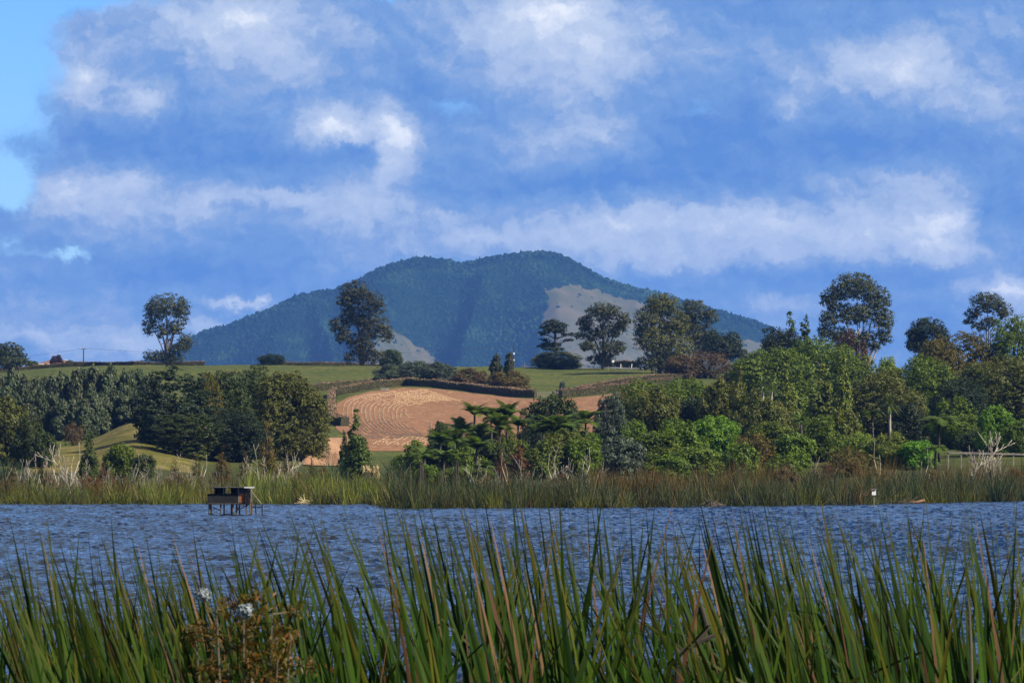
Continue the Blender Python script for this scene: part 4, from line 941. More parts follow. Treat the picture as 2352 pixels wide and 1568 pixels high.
# ------------------------------------------------------------------ dead trees
def branchy(r, p, d, L, rad, depth, mb, curl):
    pts = [p.copy()]; rr = [rad]; q = p.copy(); dd = d.copy()
    for i in range(4):
        dd = (dd+Vector((r.uniform(-1, 1), r.uniform(-.7, .7), r.uniform(-.5, .7)))*curl).normalized(); q = q+dd*L/4; pts.append(q.copy()); rr.append(max(.0055, rad*(1-.17*(i+1))))
    mb.tube(pts, rr, 4)
    if depth > 0:
        for k in range(r.randint(2, 3)):
            i = r.randint(1, 4); nd = (dd+Vector((r.uniform(-1, 1), r.uniform(-.8, .8), r.uniform(-.2, .8)))*.85).normalized(); branchy(r, pts[i], nd, L*r.uniform(.4, .68), rr[i]*.7, depth-1, mb, curl)
def dead_mesh(seed, stems=2, depth=2, curl=.28, spread=.35, rad=.024):
    r = random.Random(seed); mb = MB()
    for s in range(stems): branchy(r, Vector((r.uniform(-.12, .12), r.uniform(-.1, .1), -.03)), Vector((r.uniform(-spread, spread), r.uniform(-.3, .3), 1)).normalized(), r.uniform(.55, .85), rad/ (1+.3*s), depth, mb, curl)
    zs = max(v[2] for v in mb.v); mb.v = [(v[0]/zs, v[1]/zs, v[2]/zs) for v in mb.v]; return mb.mesh('dead_wood', M['pale'], True)
DEAD = [dead_mesh(1, 2, 2), dead_mesh(2, 3, 2, .2, .5, .022), dead_mesh(3, 1, 3, .33, .3, .017), dead_mesh(4, 6, 1, .16, .35, .021), dead_mesh(5, 2, 1, .26, .25, .024), dead_mesh(6, 4, 2, .33, .8, .020)]
dead_list = [(12,1072,1128,3,'pale','leaning pale snag at the left picture edge'),(40,1052,1122,0,'pale','forked pale snag near the left edge'),(60,1040,1118,3,'greywood','grey many-stemmed dead bush near the left edge'),
 (84,1034,1120,1,'pale','tall pale dead shrub among the left snags'),(105,1045,1122,4,'pale','twin-stemmed bleached snag of the left cluster'),(120,1052,1124,5,'greywood','tangled grey dead shrub in the left cluster'),
 (146,1014,1105,4,'pale','tall thin bleached snag left of the pointed conifer'),(158,1030,1108,3,'pale','close set pale stems left of the pointed conifer'),(174,1018,1108,2,'pale','twisted bleached snag touching the pointed conifer'),
 (190,1052,1114,5,'pale','crooked pale branches below the pointed conifer'),(252,1074,1112,1,'pale','short pale stump branches right of the pointed conifer'),(292,1040,1106,4,'greywood','thin grey leaning stem below the knoll shrub'),
 (310,1074,1122,1,'pale','bright white forked snag left of the hide'),(326,1098,1140,4,'pale','white branch slanting into the reeds left of the hide'),(345,1046,1118,0,'greywood','grey branching snag before the left wood'),
 (368,1056,1120,3,'greywood','thicket of grey dead stems before the left wood'),(398,1040,1112,0,'pale','pale crooked snag left above the hide'),(425,1052,1118,5,'greywood','tangled grey snag left above the hide'),
 (446,1042,1112,4,'pale','curved pale snag close left of the hide'),(486,1078,1125,5,'greywood','low spreading dead branch behind the hide roof'),(540,1058,1124,2,'greywood','grey twisted snag behind the hide roof'),
 (602,1018,1104,0,'pale','tall white dead tree below the tallest wispy tree'),(618,1046,1104,5,'pale','white tangled branches at the foot of the tall dead tree'),(640,1044,1104,2,'pale','white spreading dead tree right of the tall one'),
 (664,1034,1104,1,'pale','white forked dead tree second from the clay bank'),(690,1036,1104,0,'pale','white dead tree nearest the clay bank'),
 (1094,1046,1122,1,'pale','pale forked snag below the fern grove'),(1140,1076,1120,4,'greywood','short grey sticks left of the white leaning trunk'),(1182,1036,1112,4,'pale','white leaning trunk before the russet tree'),
 (1200,1040,1108,3,'greywood','thin straight grey stem before the russet tree'),(1222,1070,1112,4,'greywood','thin grey stick right of the russet tree'),(1262,1022,1108,0,'pale','tall forked bleached trunk in the central dead group'),
 (1284,1040,1108,4,'pale','bleached pole like trunk of the central dead group'),(1302,1046,1106,4,'pale','slim bleached trunk right in the central dead group'),(1322,1028,1090,4,'pale','leaning white limb of the central dead group'),
 (1356,1040,1110,5,'greywood','grey tangle of dead branches right of the white limb'),(1336,1062,1112,2,'greywood','low curved dead limb over the central reeds'),
 (1862,1046,1100,3,'greywood','grey dead stems above the reeds at centre right'),(2032,1012,1078,4,'pale','thin pale snag below the weeping shrubs'),(2106,1030,1090,4,'greywood','leaning grey snag left of the fence'),
 (2118,1046,1090,4,'pale','short pale stake beside the leaning grey snag'),(2216,1030,1078,2,'pale','pale hooked snag left of the fence tangle'),(2240,988,1110,2,'pale','tall looping dead branches before the fence'),
 (2262,1000,1090,5,'greywood','arched grey dead branches before the fence'),(2282,990,1070,3,'pale','upright dead stems in the fence tangle'),(2306,1002,1072,0,'greywood','right hand dead shrub of the fence tangle'),
 (2250,1070,1140,2,'pale','pale dead branch trailing down through the right reeds'),(1806,1096,1150,5,'greywood','small dead twigs at the reed foot, centre right'),(2062,1096,1160,4,'pale','short pale broken trunk in the right reeds')]
for i, (px, top, base, k, mt, lb) in enumerate(dead_list):
    r = random.Random(i+700); D = float(shoreD(px))+r.uniform(10, 24); z0 = EYE+(HY-base)*D/F; g = gz(px, D); h = EYE+(HY-top)*D/F-g
    o = obj('dead_tree', DEAD[k]); o.location = (X(px, D), D, g-.05); w = h*r.uniform(.65, .95); o.scale = (w*r.choice((-1, 1)), w, h); o.rotation_euler.z = r.uniform(-.4, .4)
    set_mat(o, M[mt]); tag(o, lb, 'dead tree', 'dead trees along the far shore')
r = random.Random(4100); spots = sorted([r.uniform(4, 480) for i in range(24)]+[r.uniform(560, 720) for i in range(6)]+[r.uniform(1080, 1400) for i in range(8)]+[r.uniform(1780, 2340) for i in range(6)])
for i, px in enumerate(spots):
    r = random.Random(i+4100); D = float(shoreD(px))+r.uniform(6, 22); g = gz(px, D); h = EYE+(HY-r.uniform(1062, 1100))*D/F-g
    o = obj('dead_shrub', DEAD[r.choice((3, 3, 5, 4))]); o.location = (X(px, D), D, g-.05); w = h*r.uniform(.5, .8); o.scale = (w*r.choice((-1, 1)), w, h); o.rotation_euler.z = r.uniform(-.5, .5); set_mat(o, M[r.choice(('pale', 'greywood', 'greywood'))])
    tag(o, nth(i+1)+' thin bare dead shrub from left rising out of the far reeds', 'dead shrub', 'bare dead shrubs in the far reeds')
# dark broken stumps
def stump_mesh(seed):
    r = random.Random(seed); mb = MB()
    for k in range(4):
        x, y = r.uniform(-.16, .16), r.uniform(-.12, .12); h = r.uniform(.55, 1); mb.tube([(x, y, -.05), (x*1.1, y, h*.5), (x*1.2+r.uniform(-.05, .05), y, h)], [.13, .10, .04], 6)
    return mb.mesh('stump', M['darkbark'])
SM = [stump_mesh(1), stump_mesh(2)]
for i, (px, top, lb) in enumerate(((926,1068,'slim grey stump at the left below the fern grove'),(941,1056,'tall dark broken stump below the fern grove'),(966,1048,'narrow broken stump behind the tall dark stump'),(1016,1074,'twin dark stump with pale rims below the ferns'),(1048,1052,'slender grey stump under the fern fronds'))):
    D = 392; g = gz(px, D); o = obj('tree_stump', SM[i % 2]); o.location = (X(px, D), D, g-.05); h = EYE+(HY-top)*D/F-g; o.scale = (1.05, 1.05, h); o.rotation_euler.z = i
    tag(o, lb, 'stump', 'broken stumps below the ferns')

# ------------------------------------------------------------------ far shore reeds
def blades(name, base, h, w, lean, mat, r, segs=3, curl=.35):
    """many reed blades as tapered bent strips"""
    n = len(base); a = r.uniform(0, 2*np.pi, n); s = np.stack([np.cos(a), np.sin(a), 0*a], -1)
    V = []
    for k in range(segs+1):
        u = k/segs; p = base+np.stack([lean[:, 0]*h*(u*.6+curl*u*u), lean[:, 1]*h*(u*.6+curl*u*u), h*(u-.10*u*u*np.abs(lean[:, 0]))], -1); ww = (w*(1-u)**.55*.5 if u < 1 else w*.04)
        V += [p-s*np.reshape(ww, (-1, 1)), p+s*np.reshape(ww, (-1, 1))]
    m = 2*(segs+1); V = np.stack(V, 1).reshape(-1, 3); q = np.array([(2*k, 2*k+1, 2*k+3, 2*k+2) for k in range(segs)])
    return mesh_np(name, V, (np.arange(n)[:, None, None]*m+q[None]).reshape(-1, 4), mat)
def reed_field(name, label, N, p0, p1, d0, d1, hfun, mat, seed, w=.05):
    r = np.random.RandomState(seed); px = r.uniform(p0, p1, N); off = d0+(d1-d0)*r.rand(N)**1.25
    cl = vnoise(px/9., off/3., seed); keep = cl > .30; px, off = px[keep], off[keep]; D = shoreD(px)+off; z = np.maximum(ground(px, D), -.25)
    h = hfun(px, off)*r.uniform(.6, 1.08, len(px))*(.42+.85*vnoise(px/17., off/5., seed+1))*(.68+.62*vnoise(px/70.+3, off/9., seed+7))*(.8+.4*vnoise(px/5., off/2., seed+2))
    lean = r.normal(size=(len(px), 2))*.24+np.array([-.05, 0]); base = np.stack([(px-CX)/F*D, D, z-.05], -1)
    tag(obj(name, blades(name, base, h, r.uniform(.5, 1.5, len(px))*w, lean, mat, r)), label, 'reeds', kind='stuff')
hf = lambda px, off: np.interp(px, [0, 300, 560, 700, 1000, 1400, 1700, 2352], [1.9, 1.9, 2.0, 2.3, 2.2, 2.4, 2.7, 2.9])
reed_field('far_reeds', 'green and brown reed bed lining the whole far shore', 15000, -150, 2500, -3.5, 22, hf, M['reedfar'], 31)
reed_field('far_reeds', 'bright yellow green reeds along the left far shore', 4200, -150, 480, -3, 8, lambda p, o: 1.7+0*p, M['reedlime'], 32)
reed_field('far_reeds', 'golden green reeds right of the lake hide', 4600, 560, 900, -3, 12, lambda p, o: 2.3+0*p, M['reedlime'], 33)
reed_field('far_reeds', 'blue green reeds in the middle of the far shore', 4200, 900, 1420, -3, 8, lambda p, o: 2.1+0*p, M['reedblue'], 34)
reed_field('far_reeds', 'golden topped reeds behind the middle far shore', 3800, 1370, 1700, 3, 20, lambda p, o: 2.5+0*p, M['reedgold'], 35)
reed_field('far_reeds', 'dark blue green reeds along the right far shore', 6500, 1440, 2500, -3, 9, lambda p, o: 2.4+0*p, M['reedblue'], 36)
reed_field('far_reeds', 'russet dry reeds behind the right far shore', 5200, 1660, 2500, 8, 28, lambda p, o: 2.6+0*p, M['reedgold'], 37)
reed_field('far_reeds', 'olive marsh growth below the left wood', 5200, -150, 900, 14, 52, lambda p, o: 1.7+0*p, M['reedfar'], 38)
# single tussocks and clumps standing out from the bed
def clump_mesh(seed, n=70, spread=.55):
    r = np.random.RandomState(seed); base = np.stack([r.normal(size=n)*.22, r.normal(size=n)*.22, np.zeros(n)-.05], -1); lean = base[:, :2]*1.2+r.normal(size=(n, 2))*spread*.5
    return blades('clump', base, r.uniform(.5, 1.0, n), r.uniform(.7, 1.2, n)*.032, lean, M['reedfar'], r, 4, .55)
CL = [clump_mesh(s, 75, .5+.1*s) for s in range(4)]
for i in range(46):
    r = random.Random(i+1200); px = 15+i*51+r.uniform(-16, 16); D = float(shoreD(px))+r.uniform(-4.5, -1); o = obj('reed_clump', CL[i % 4]); s = r.uniform(1.3, 2.5)
    o.location = (X(px, D), D, max(-.2, gz(px, D))); o.scale = (s*.8, s*.8, s); o.rotation_euler.z = r.uniform(0, 6.28)
    mt = r.choice(('reedlime', 'reedfar', 'reedlime') if px < 900 else ('reedblue', 'reedblue', 'reedfar', 'reedlime')); set_mat(o, M[mt])
    tag(o, nth(i+1)+' arching reed clump from left along the far waterline', 'reed clump', 'reed clumps along the far waterline')
for i, (px, dD, lb) in enumerate(((912,-22,'isolated reed clump standing in the water off the far shore'),(880,-14,'thin reed tuft in the water left of the isolated clump'))):
    D = float(shoreD(950))+6+i*18; o = obj('reed_clump', CL[i]); o.location = (X(px, D), D, -.1); o.scale = (1.6, 1.3, 2.2-i*.7); set_mat(o, M['reedfar']); tag(o, lb, 'reed clump')
for i in range(30):
    r = random.Random(i+3200); px = 20+i*79+r.uniform(-30, 30); D = float(shoreD(px))+r.uniform(-2, 9); o = obj('sedge_tussock', CL[(i+1) % 4]); s = r.uniform(1.5, 2.7)
    o.location = (X(px, D), D, max(-.1, gz(px, D))); o.scale = (s*1.0, s*1.0, s); o.rotation_euler.z = r.uniform(0, 6.28); set_mat(o, M['flax'] if i % 3 else M['russet'])
    tag(o, nth(i+1)+' shaggy dark sedge tussock from left in the far reed bed', 'tussock', 'dark tussocks in the far reed bed')
for i, (px, top, w, mt, lb) in enumerate(((30,1088,60,'brown','grey brown twiggy bush at the left waterline edge'),(118,1080,56,'brown','twiggy brown bush below the left dead trees'),(205,1086,52,'russet','russet twiggy bush below the pointed conifer'),(285,1092,56,'brown','twiggy bush before the white forked snag'),
    (408,1078,70,'brown','wide grey brown twig thicket left of the hide'),(455,1088,60,'brown','twig thicket just left of the hide'),(690,1076,60,'brown','grey purple twig bush below the clay bank'),(1120,1088,70,'brown','brown twig bush below the forked pale snag'),(1290,1080,80,'brown','purplish twig bush around the central dead trunks'),
    (1420,1090,60,'wisp','olive twig bush right of the dead grey tangle'),(1800,1062,70,'brown','grey brown twig bush above the reeds at centre right'),(1895,1058,60,'russet','russet twig bush in the right reeds'),(2010,1072,60,'wisp','olive brown twig bush above the nest box'),(2150,1070,70,'brown','brown twig bush left of the dark tussock'),(2330,1068,60,'russet','russet twig bush at the right picture edge'))):
    D = float(shoreD(px))+7; plant('twig_bush', 'wispblob', mt, px, top, None, w, D, lb, 'bush', 'twiggy bushes in the far reed bed')
# flax, pampas
def flax(label, px, top, D, w, mat='flax', seed=0):
    r = np.random.RandomState(seed); n = 80; g = gz(px, D); h = EYE+(HY-top)*D/F-g; base = np.stack([r.normal(size=n)*.25, r.normal(size=n)*.25, np.zeros(n)], -1)
    o = obj('flax_bush', blades('flax_leaves', base, r.uniform(.6, 1.05, n)*h, r.uniform(.07, .12, n), r.normal(size=(n, 2))*w, M[mat], r, 4, .6)); o.location = (X(px, D), D, g); tag(o, lb if False else label, 'flax bush', 'flax bushes of the wetland')
flax('dark green flax bush below the clay bank', 762, 1046, 388, .42, seed=1); flax('dark flax bush right of the pampas plumes', 905, 1046, 392, .45, seed=2)
flax('flax bush among dead stems near the left edge', 62, 1060, 372, .4, seed=3); flax('dark flax at the left edge beneath the trees', 14, 1046, 385, .42, seed=4)
flax('tall dark reed tussock in the right reeds', 2200, 1085, 352, .25, seed=5); flax('dark tussock at the foot of the right reeds', 2290, 1075, 356, .28, seed=6)
def pampas():
    px, D = 852, 386; g = gz(px, D); root = empty('pampas_grass', (X(px, D), D, g)); tag(root, 'pampas grass with cream plumes beside the field conifer', 'pampas grass'); r = random.Random(3); rn = np.random.RandomState(5)
    n = 90; base = np.stack([rn.normal(size=n)*.25, rn.normal(size=n)*.25, np.zeros(n)], -1); obj('leaf_tuft', blades('leaf_tuft', base, rn.uniform(.7, 1.3, n), rn.uniform(.03, .05, n), rn.normal(size=(n, 2))*.5, M['flax'], rn, 4, .7), root)
    for i in range(13):
        x = r.uniform(-.75, .75); t = Vector((x, r.uniform(-.4, .4), r.uniform(1.25, 1.95) if i else 1.1)); MB().tube([(0, 0, .1), (t.x*.5, t.y*.5, t.z*.6), t], [.02, .015, .012], 4).build('stalk', M['straw'], root)
        obj('plume', crown_mesh('plume', [(t.x, t.y, t.z, .11, .11, .34)], M['straw'], 26, 9, .09, .085, i, .2, .2, 1.3), root)
pampas()

# ------------------------------------------------------------------ the lake hide on stilts
def hide():
    D = 250.0; k = D/F; o = W(530, 1182, D); root = empty('lake_hide', (o.x, D, 0)); tag(root, 'black boarded hide on stilts with flat roof standing in the lake', 'hide')
    # local coordinates: x from the photo's columns, z above the water, y away from the shore walk
    def z(py): return (1182-py)*k
    def x(px): return (px-530)*k
    y0 = -.1                                                            # front face
    yb = 1.75
    def panel(name, x0, x1, z0, z1, mat, y=y0, t=.04, par=root): return MB().box(((x0+x1)/2, y, (z0+z1)/2), (x1-x0, t, z1-z0)).build(name, mat, par)
    zf = z(1154.5); zt = z(1133.5); zr = z(1119)
    # front screen of tarred boards, butted side by side
    xa, xb = x(476.5), x(548.0); n = 9
    for i in range(n):
        a = xa+(xb-xa)*i/n; b = xa+(xb-xa)*(i+1)/n; r = random.Random(i)
        panel('front_board', a+.004, b-.004, zf-.02+r.uniform(-.02, .01), zt+r.uniform(-.012, .012), M['blackboard'], y0+r.uniform(-.008, .008), .03)
    panel('rail', xa, xb, zt-.10, zt-.03, M['blackboard'], y0+.045, .05)
    panel('rusty_panel', x(549.5), x(563.6), z(1153), z(1133), M['rust'], y0-.01, .03)
    panel('corner_post', x(548.0), x(549.4), z(1156), zr-.04, M['greywood'], y0+.0, .05)
    panel('upper_panel', x(550), x(563), z(1133)+.004, z(1122), M['bluegrey'], y0+.03, .03)
    # brush covered right end: a bundled screen and the side wall
    mb = MB(); r = random.Random(5)
    for i in range(90):
        u = r.random(); px = 563.5+u*12; yy = y0-.06-r.uniform(0, .07); zz = r.uniform(z(1158), z(1146)); mb.tube([(x(px), yy, zz), (x(px)+r.uniform(-.05, .05), yy+r.uniform(-.03, .03), (zz+zr)/2), (x(px)+r.uniform(-.06, .06), yy, zr-.05-r.uniform(0, .12))], [.010, .012, .006], 3, False)
    panel('brush_backing', x(563.7), x(575.2), z(1153), zr-.03, M['thatch'], y0, .06)
    mb.build('brush_screen', M['thatch'], root)
    MB().box((x(575.4)-.02, (y0+yb)/2+.03, (z(1153)+zr-.03)/2), (.04, yb-y0, zr-.03-z(1153))).build('side_wall', M['thatch'], root)
    # back wall with an opening that shows the shore behind it
    panel('back_wall', x(491), x(513.0), zf, zr-.03, M['bluegrey'], yb, .03); panel('back_wall', x(525.6), x(575), zf, zr-.03, M['bluegrey'], yb, .03); panel('back_wall', x(513.0), x(525.6), zf, zt-.05, M['bluegrey'], yb, .03)
    MB().box((x(491), (y0+yb)/2+.6, (zf+zr)/2-.02), (.03, 1.0, zr-zf-.02)).build('side_wall', M['blackboard'], root)
    MB().box((x(476.8)+.02, .45, (zf+zt)/2), (.03, 1.0, zt-zf)).build('side_wall', M['blackboard'], root)
    for px in (491.5, 513.5, 547): MB().box((x(px), y0+.09, (zf+zr)/2), (.05, .05, zr-zf-.03)).build('roof_post', M['greywood'], root)
    MB().box((x(526), .85, zf-.03), (x(575)-x(477), 2.0, .06)).build('floor_deck', M['darkbark'], root)
    rf = MB().box((x(531.5), .8, zr), (x(575.5)-x(488)-.04, 2.3, .045)).build('roof', M['roofing'], root)
    MB().box((x(573.5), -.37, zr+.005), (x(585.5)-x(562)+0.0, .05, .085)).build('fascia', M['litfascia'], rf)  # right part paler: sunlit roof edge put into its colour
    MB().box((x(525), -.365, zr-.005), (x(562)-x(488)-.02, .03, .05)).build('fascia', M['blackboard'], rf)
    # stilts
    for (px, yy, w) in ((481, .02, .12), (507, .02, .10), (511, 1.4, .09), (530, .6, .08), (535, .02, .12), (543.5, .05, .11), (566, .05, .08), (575, .03, .09), (480, 1.6, .1), (575, 1.7, .1), (546, 1.6, .1)):
        MB().tube([(x(px), yy, -1.0), (x(px), yy, zf-.06)], w/2, 7).build('stilt', M['bark'], root)
    for (a, b, c, d) in ((483, 1161, 507, 1172), (540, 1174, 572, 1158), (484, 1176, 492, 1184), (544, 1172, 551, 1160)):
        MB().tube([(x(a), -.08, z(b)), (x(c), -.08, z(d))], .032, 5).build('brace', M['blackboard'], root)
    # landing frame and the long prop at the right
    MB().tube([(x(576), .3, z(1124)), (x(576.5), .25, z(1128)), (x(602), .1, z(1159))], .028, 5).build('prop', M['fence'], root)
    MB().tube([(x(574), .1, z(1164)), (x(602), .1, z(1164.5))], .03, 5).build('landing_rail', M['blackboard'], root)
    for (a, b, c, d) in ((586, 1153, 588.5, 1186), (602, 1157, 602, 1190), (566, 1157, 566.5, 1186)): MB().tube([(x(a), .06, z(b)), (x(c), .06, z(d))], .035, 5).build('landing_post', M['blackboard'], root)
hide()

# ------------------------------------------------------------------ bird box, fence, poles, house, car, markers
def bird_box():
    px, D = 2007, float(shoreD(2007))-5.2; c = W(px, 1130, D); root = empty('bird_box', (c.x, D, -.3)); tag(root, 'pale wooden nest box with dark entrance on a post at the waterline', 'bird box')
    h = c.z+.3; MB().tube([(0, 0, 0), (0, 0, h-.12)], .035, 6).build('post', M['fence'], root)
    MB().box((0, 0, h), (.30, .26, .42)).build('box', M['white'], root); MB().box((0, -.03, h+.235), (.42, .36, .05)).build('roof', M['greywood'], root)
    MB().tube([(-.02, -.128, h+.10), (-.02, -.138, h+.10)], .05, 10).build('entrance_hole', M['tyre'], root)
bird_box()
def fence_right():
    D = 402.0; root = empty('timber_fence', G(2265, D)); tag(root, 'low timber rail fence in front of the dark bush at right', 'fence'); b = root.location
    for i in range(8):
        px = 2178+i*30; g = G(px, D)-b; top = (W(px, 1036+i*.7, D)-b).z; MB().box((g.x, 0, (g.z+top)/2-.1), (.12, .12, top-g.z+.2)).build('post', M['fence'], root)
        if i < 7:
            n = X(px+30, D)-b.x; t2 = (W(px+30, 1036+(i+1)*.7, D)-b).z; a = math.atan2(t2-top, n-g.x); MB().box(((g.x+n)/2, -.09, (top+t2)/2-.12), (n-g.x-.02, .05, .17), 0, -a).build('rail', M['fence'], root)
fence_right()
def power_pole(label, px, top, D, h_off=0, arm=True, mat='pole'):
    g = G(px, D); h = EYE+(HY-top)*D/F-g.z; root = empty('power_pole', g); tag(root, label, 'power pole', 'power poles on the skyline')
    MB().tube([(0, 0, -.3), (0, 0, h)], [.17, .12], 8).build('pole', M[mat], root)
    if arm:
        MB().box((0, -.14, h-.12), (1.5, .1, .12)).build('crossarm', M[mat], root)
        for x in (-.62, 0, .62): MB().tube([(x, -.14, h-.06), (x, -.14, h+.14)], [.05, .03], 6).build('insulator', M['white'], root)
    return root, Vector((g.x, D, g.z+h+.1))
p1, w1 = power_pole('power pole with crossarm on the skyline right of the house', 192, 800, 1008)
p2, w2 = power_pole('slim dark power pole with white band before the mountain foot', 1180, 795, 990, arm=False)
MB().tube([(0, 0, 2.9), (0, 0, 3.35)], .165, 8).build('white_band', M['white'], p2); MB().tube([(0, 0, 1.5), (0, 0, 1.75)], .172, 8).build('white_band', M['white'], p2)
def wire(label, a, b, sag, n=18):
    pts = [a.lerp(b, i/n)-Vector((0, 0, sag*4*(i/n)*(1-i/n))) for i in range(n+1)]; tag(MB().tube(pts, .022, 4).build('power_line', M['wire']), label, 'power line', 'power lines along the crest')
wire('power line running left from the skyline pole', w1+Vector((0, -.14, 0)), w1+Vector((-30, 60, -.6)), .6)
wire('power line running right from the skyline pole to the slim pole', w1+Vector((0, -.14, 0)), w2, 2.0)
def house():
    D = 1016; g = G(150, D); root = empty('house', g); tag(root, 'low house with reddish tiled roof behind the left skyline hedge', 'house')
    k = D/F; xx = lambda px: (px-150)*k; zz = lambda py: EYE+(HY-py)*k-g.z
    MB().box(((xx(86)+xx(176))/2, 3, zz(836)/2-.6), (xx(176)-xx(86), 7, zz(836)+1.2)).build('wall', M['wallpale'], root)
    a, b, e, rg = xx(82), xx(184), zz(836)+.02, zz(826)
    rf = MB().poly([(a, -.8, e), (b, -.8, e), (b, 6.8, e), (a, 6.8, e), (a+3, 3, rg), (b-4, 3, rg)], [(0, 1, 5, 4), (1, 2, 5), (2, 3, 4, 5), (3, 0, 4), (0, 3, 2, 1)]).build('roof', M['roofred'], root)
    MB().tube([(b-4.0, 3, rg+.05), (b, -.8, e+.05)], .12, 5).build('barge_board', M['white'], rf); MB().tube([(a+.2, -.85, e-.05), (b-.2, -.85, e-.05)], .07, 5).build('gutter', M['white'], rf)
    for px in (112, 146, 158):
        w = MB().box((xx(px), -.52, zz(841)), (1.4, .06, 1.0)).build('window', M['white'], root); MB().box((xx(px), -.56, zz(841)), (1.2, .04, .8)).build('pane', M['glass'], w)
    D2 = 1012; g2 = G(28, D2); r2 = empty('shed', g2); tag(r2, 'small shed roof under the dark domed tree at left edge', 'shed'); MB().box((0, 0, .9), (3.2, 3, 2.6)).build('wall', M['wallpale'], r2)
    MB().poly([(-1.9, -1.8, 2.2), (1.9, -1.8, 2.2), (1.9, 1.8, 2.2), (-1.9, 1.8, 2.2), (-.8, 0, 3.4), (.9, 0, 3.4)], [(0, 1, 5, 4), (1, 2, 5), (2, 3, 4, 5), (3, 0, 4), (0, 3, 2, 1)]).build('roof', M['roofred'], r2)
house()
def car():
    px, D = 1484, 952; g = G(px, D, .065); root = empty('parked_car', g, math.radians(62)); tag(root, 'small blue grey car on the hill road below the double-topped tree', 'car')
    prof = [(-1.95, .35), (-1.95, .75), (-1.75, .92), (-1.2, .98), (-.75, 1.42), (.55, 1.46), (1.25, .98), (1.95, .86), (2.05, .6), (2.05, .35)]
    n = len(prof); V = [(a, s*(.84 if b < 1.1 else .66), b) for s in (-1, 1) for a, b in prof]; Fc = [tuple(range(n)), tuple(range(2*n-1, n-1, -1))]+[(i, n+i, n+(i+1) % n, (i+1) % n) for i in range(n)]
    body = mesh_np('body', V, Fc, M['carpaint']); obj('body', body, root)
    for s in (-1, 1):
        obj('side_window', mesh_np('side_window', [(-.95, s*.80, 1.03), (.95, s*.80, 1.03), (.5, s*.70, 1.38), (-.68, s*.70, 1.38)], [(0, 1, 2, 3)] if s > 0 else [(3, 2, 1, 0)], M['glass']), root)
    obj('windscreen', mesh_np('windscreen', [(1.22, -.66, 1.03), (1.22, .66, 1.03), (.62, .56, 1.44), (.62, -.56, 1.44)], [(0, 1, 2, 3)], M['glass']), root)
    obj('rear_window', mesh_np('rear_window', [(-1.19, -.66, 1.03), (-1.19, .66, 1.03), (-.80, .56, 1.40), (-.80, -.56, 1.40)], [(3, 2, 1, 0)], M['glass']), root)
    for a in (-1.25, 1.3):
        for s in (-1, 1):
            w = MB().tube([(a, s*.72, .32), (a, s*.90, .32)], .32, 14).build('wheel', M['tyre'], root); MB().tube([(a, s*.895, .32), (a, s*.91, .32)], .19, 12).build('rim', M['chrome'], w)
    for s in (-1, 1):
        MB().box((2.03, s*.58, .72), (.08, .34, .16)).build('headlight', M['lamp'], root); MB().box((-1.94, s*.62, .78), (.06, .26, .16)).build('tail_light', M['roofred'], root)
car()
def road_things():
    for i, px in enumerate((1200, 1209, 1222)):
        D = 978; g = G(px, D); o = empty('white_marker_block', g); tag(o, ('leftmost', 'middle', 'rightmost')[i]+' small white block at the left start of the crest road', 'marker', 'white blocks beside the crest road'); MB().box((0, 0, .18), (.8, .3, .36)).build('block', M['white'], o); MB().box((0, 0, .39), (.7, .24, .06)).build('cap', M['white'], o)
    for i, (px, lb) in enumerate(((1426, 'short white road marker post left of the car'), (1451, 'white road marker post nearest the car'))):
        D = 968; g = G(px, D); o = empty('marker_post', g); tag(o, lb, 'marker post'); MB().box((0, 0, .45), (.16, .08, 1.1), 0, .12 if i else 0).build('post', M['white'], o)
    g = G(1408, 975); o = empty('road_sign', g); tag(o, 'small white rectangular sign right of the round olive bush', 'sign'); MB().tube([(0, 0, -.1), (0, 0, 1.6)], .04, 6).build('post', M['greywood'], o); MB().box((0, -.06, 1.45), (.55, .03, .55)).build('plate', M['white'], o)
    root = empty('wire_fence', G(1300, 966)); tag(root, 'post and wire fence along the near side of the crest road', 'fence'); b = root.location
    P = [(1205+i*16, 974-(i/17)**2*34) for i in range(18)]; tops = []
    for px, D in P:
        g = G(px, D)-b; MB().box((g.x, g.y, g.z+.5), (.11, .11, 1.2)).build('post', M['greywood'], root); tops.append(g)
    for hh in (.45, .75, 1.0): MB().tube([t+Vector((0, -.07, hh)) for t in tops], .018, 4).build('wire', M['wire'], root)
    # gate in the field hedge
    D = ghit(1258, 914); g = G(1258, D); o = empty('farm_gate', g); tag(o, 'grey timber gate between the two field hedges', 'gate')
    for x in (-1.8, 1.8): MB().box((x, 0, .6), (.14, .14, 1.4)).build('post', M['greywood'], o)
    for q in range(4): MB().box((0, 0, .3+q*.27), (3.4, .05, .1)).build('bar', M['greywood'], o)
    D = ghit(884, 896); g = G(884, D-3); o = empty('water_trough', g); tag(o, 'small dark trough inside the far edge of the tilled field', 'trough'); MB().box((0, 0, .35), (1.5, .7, .5)).build('basin', M['greywood'], o); MB().box((0, 0, .62), (1.3, .5, .04)).build('water', M['glass'], o)
road_things()
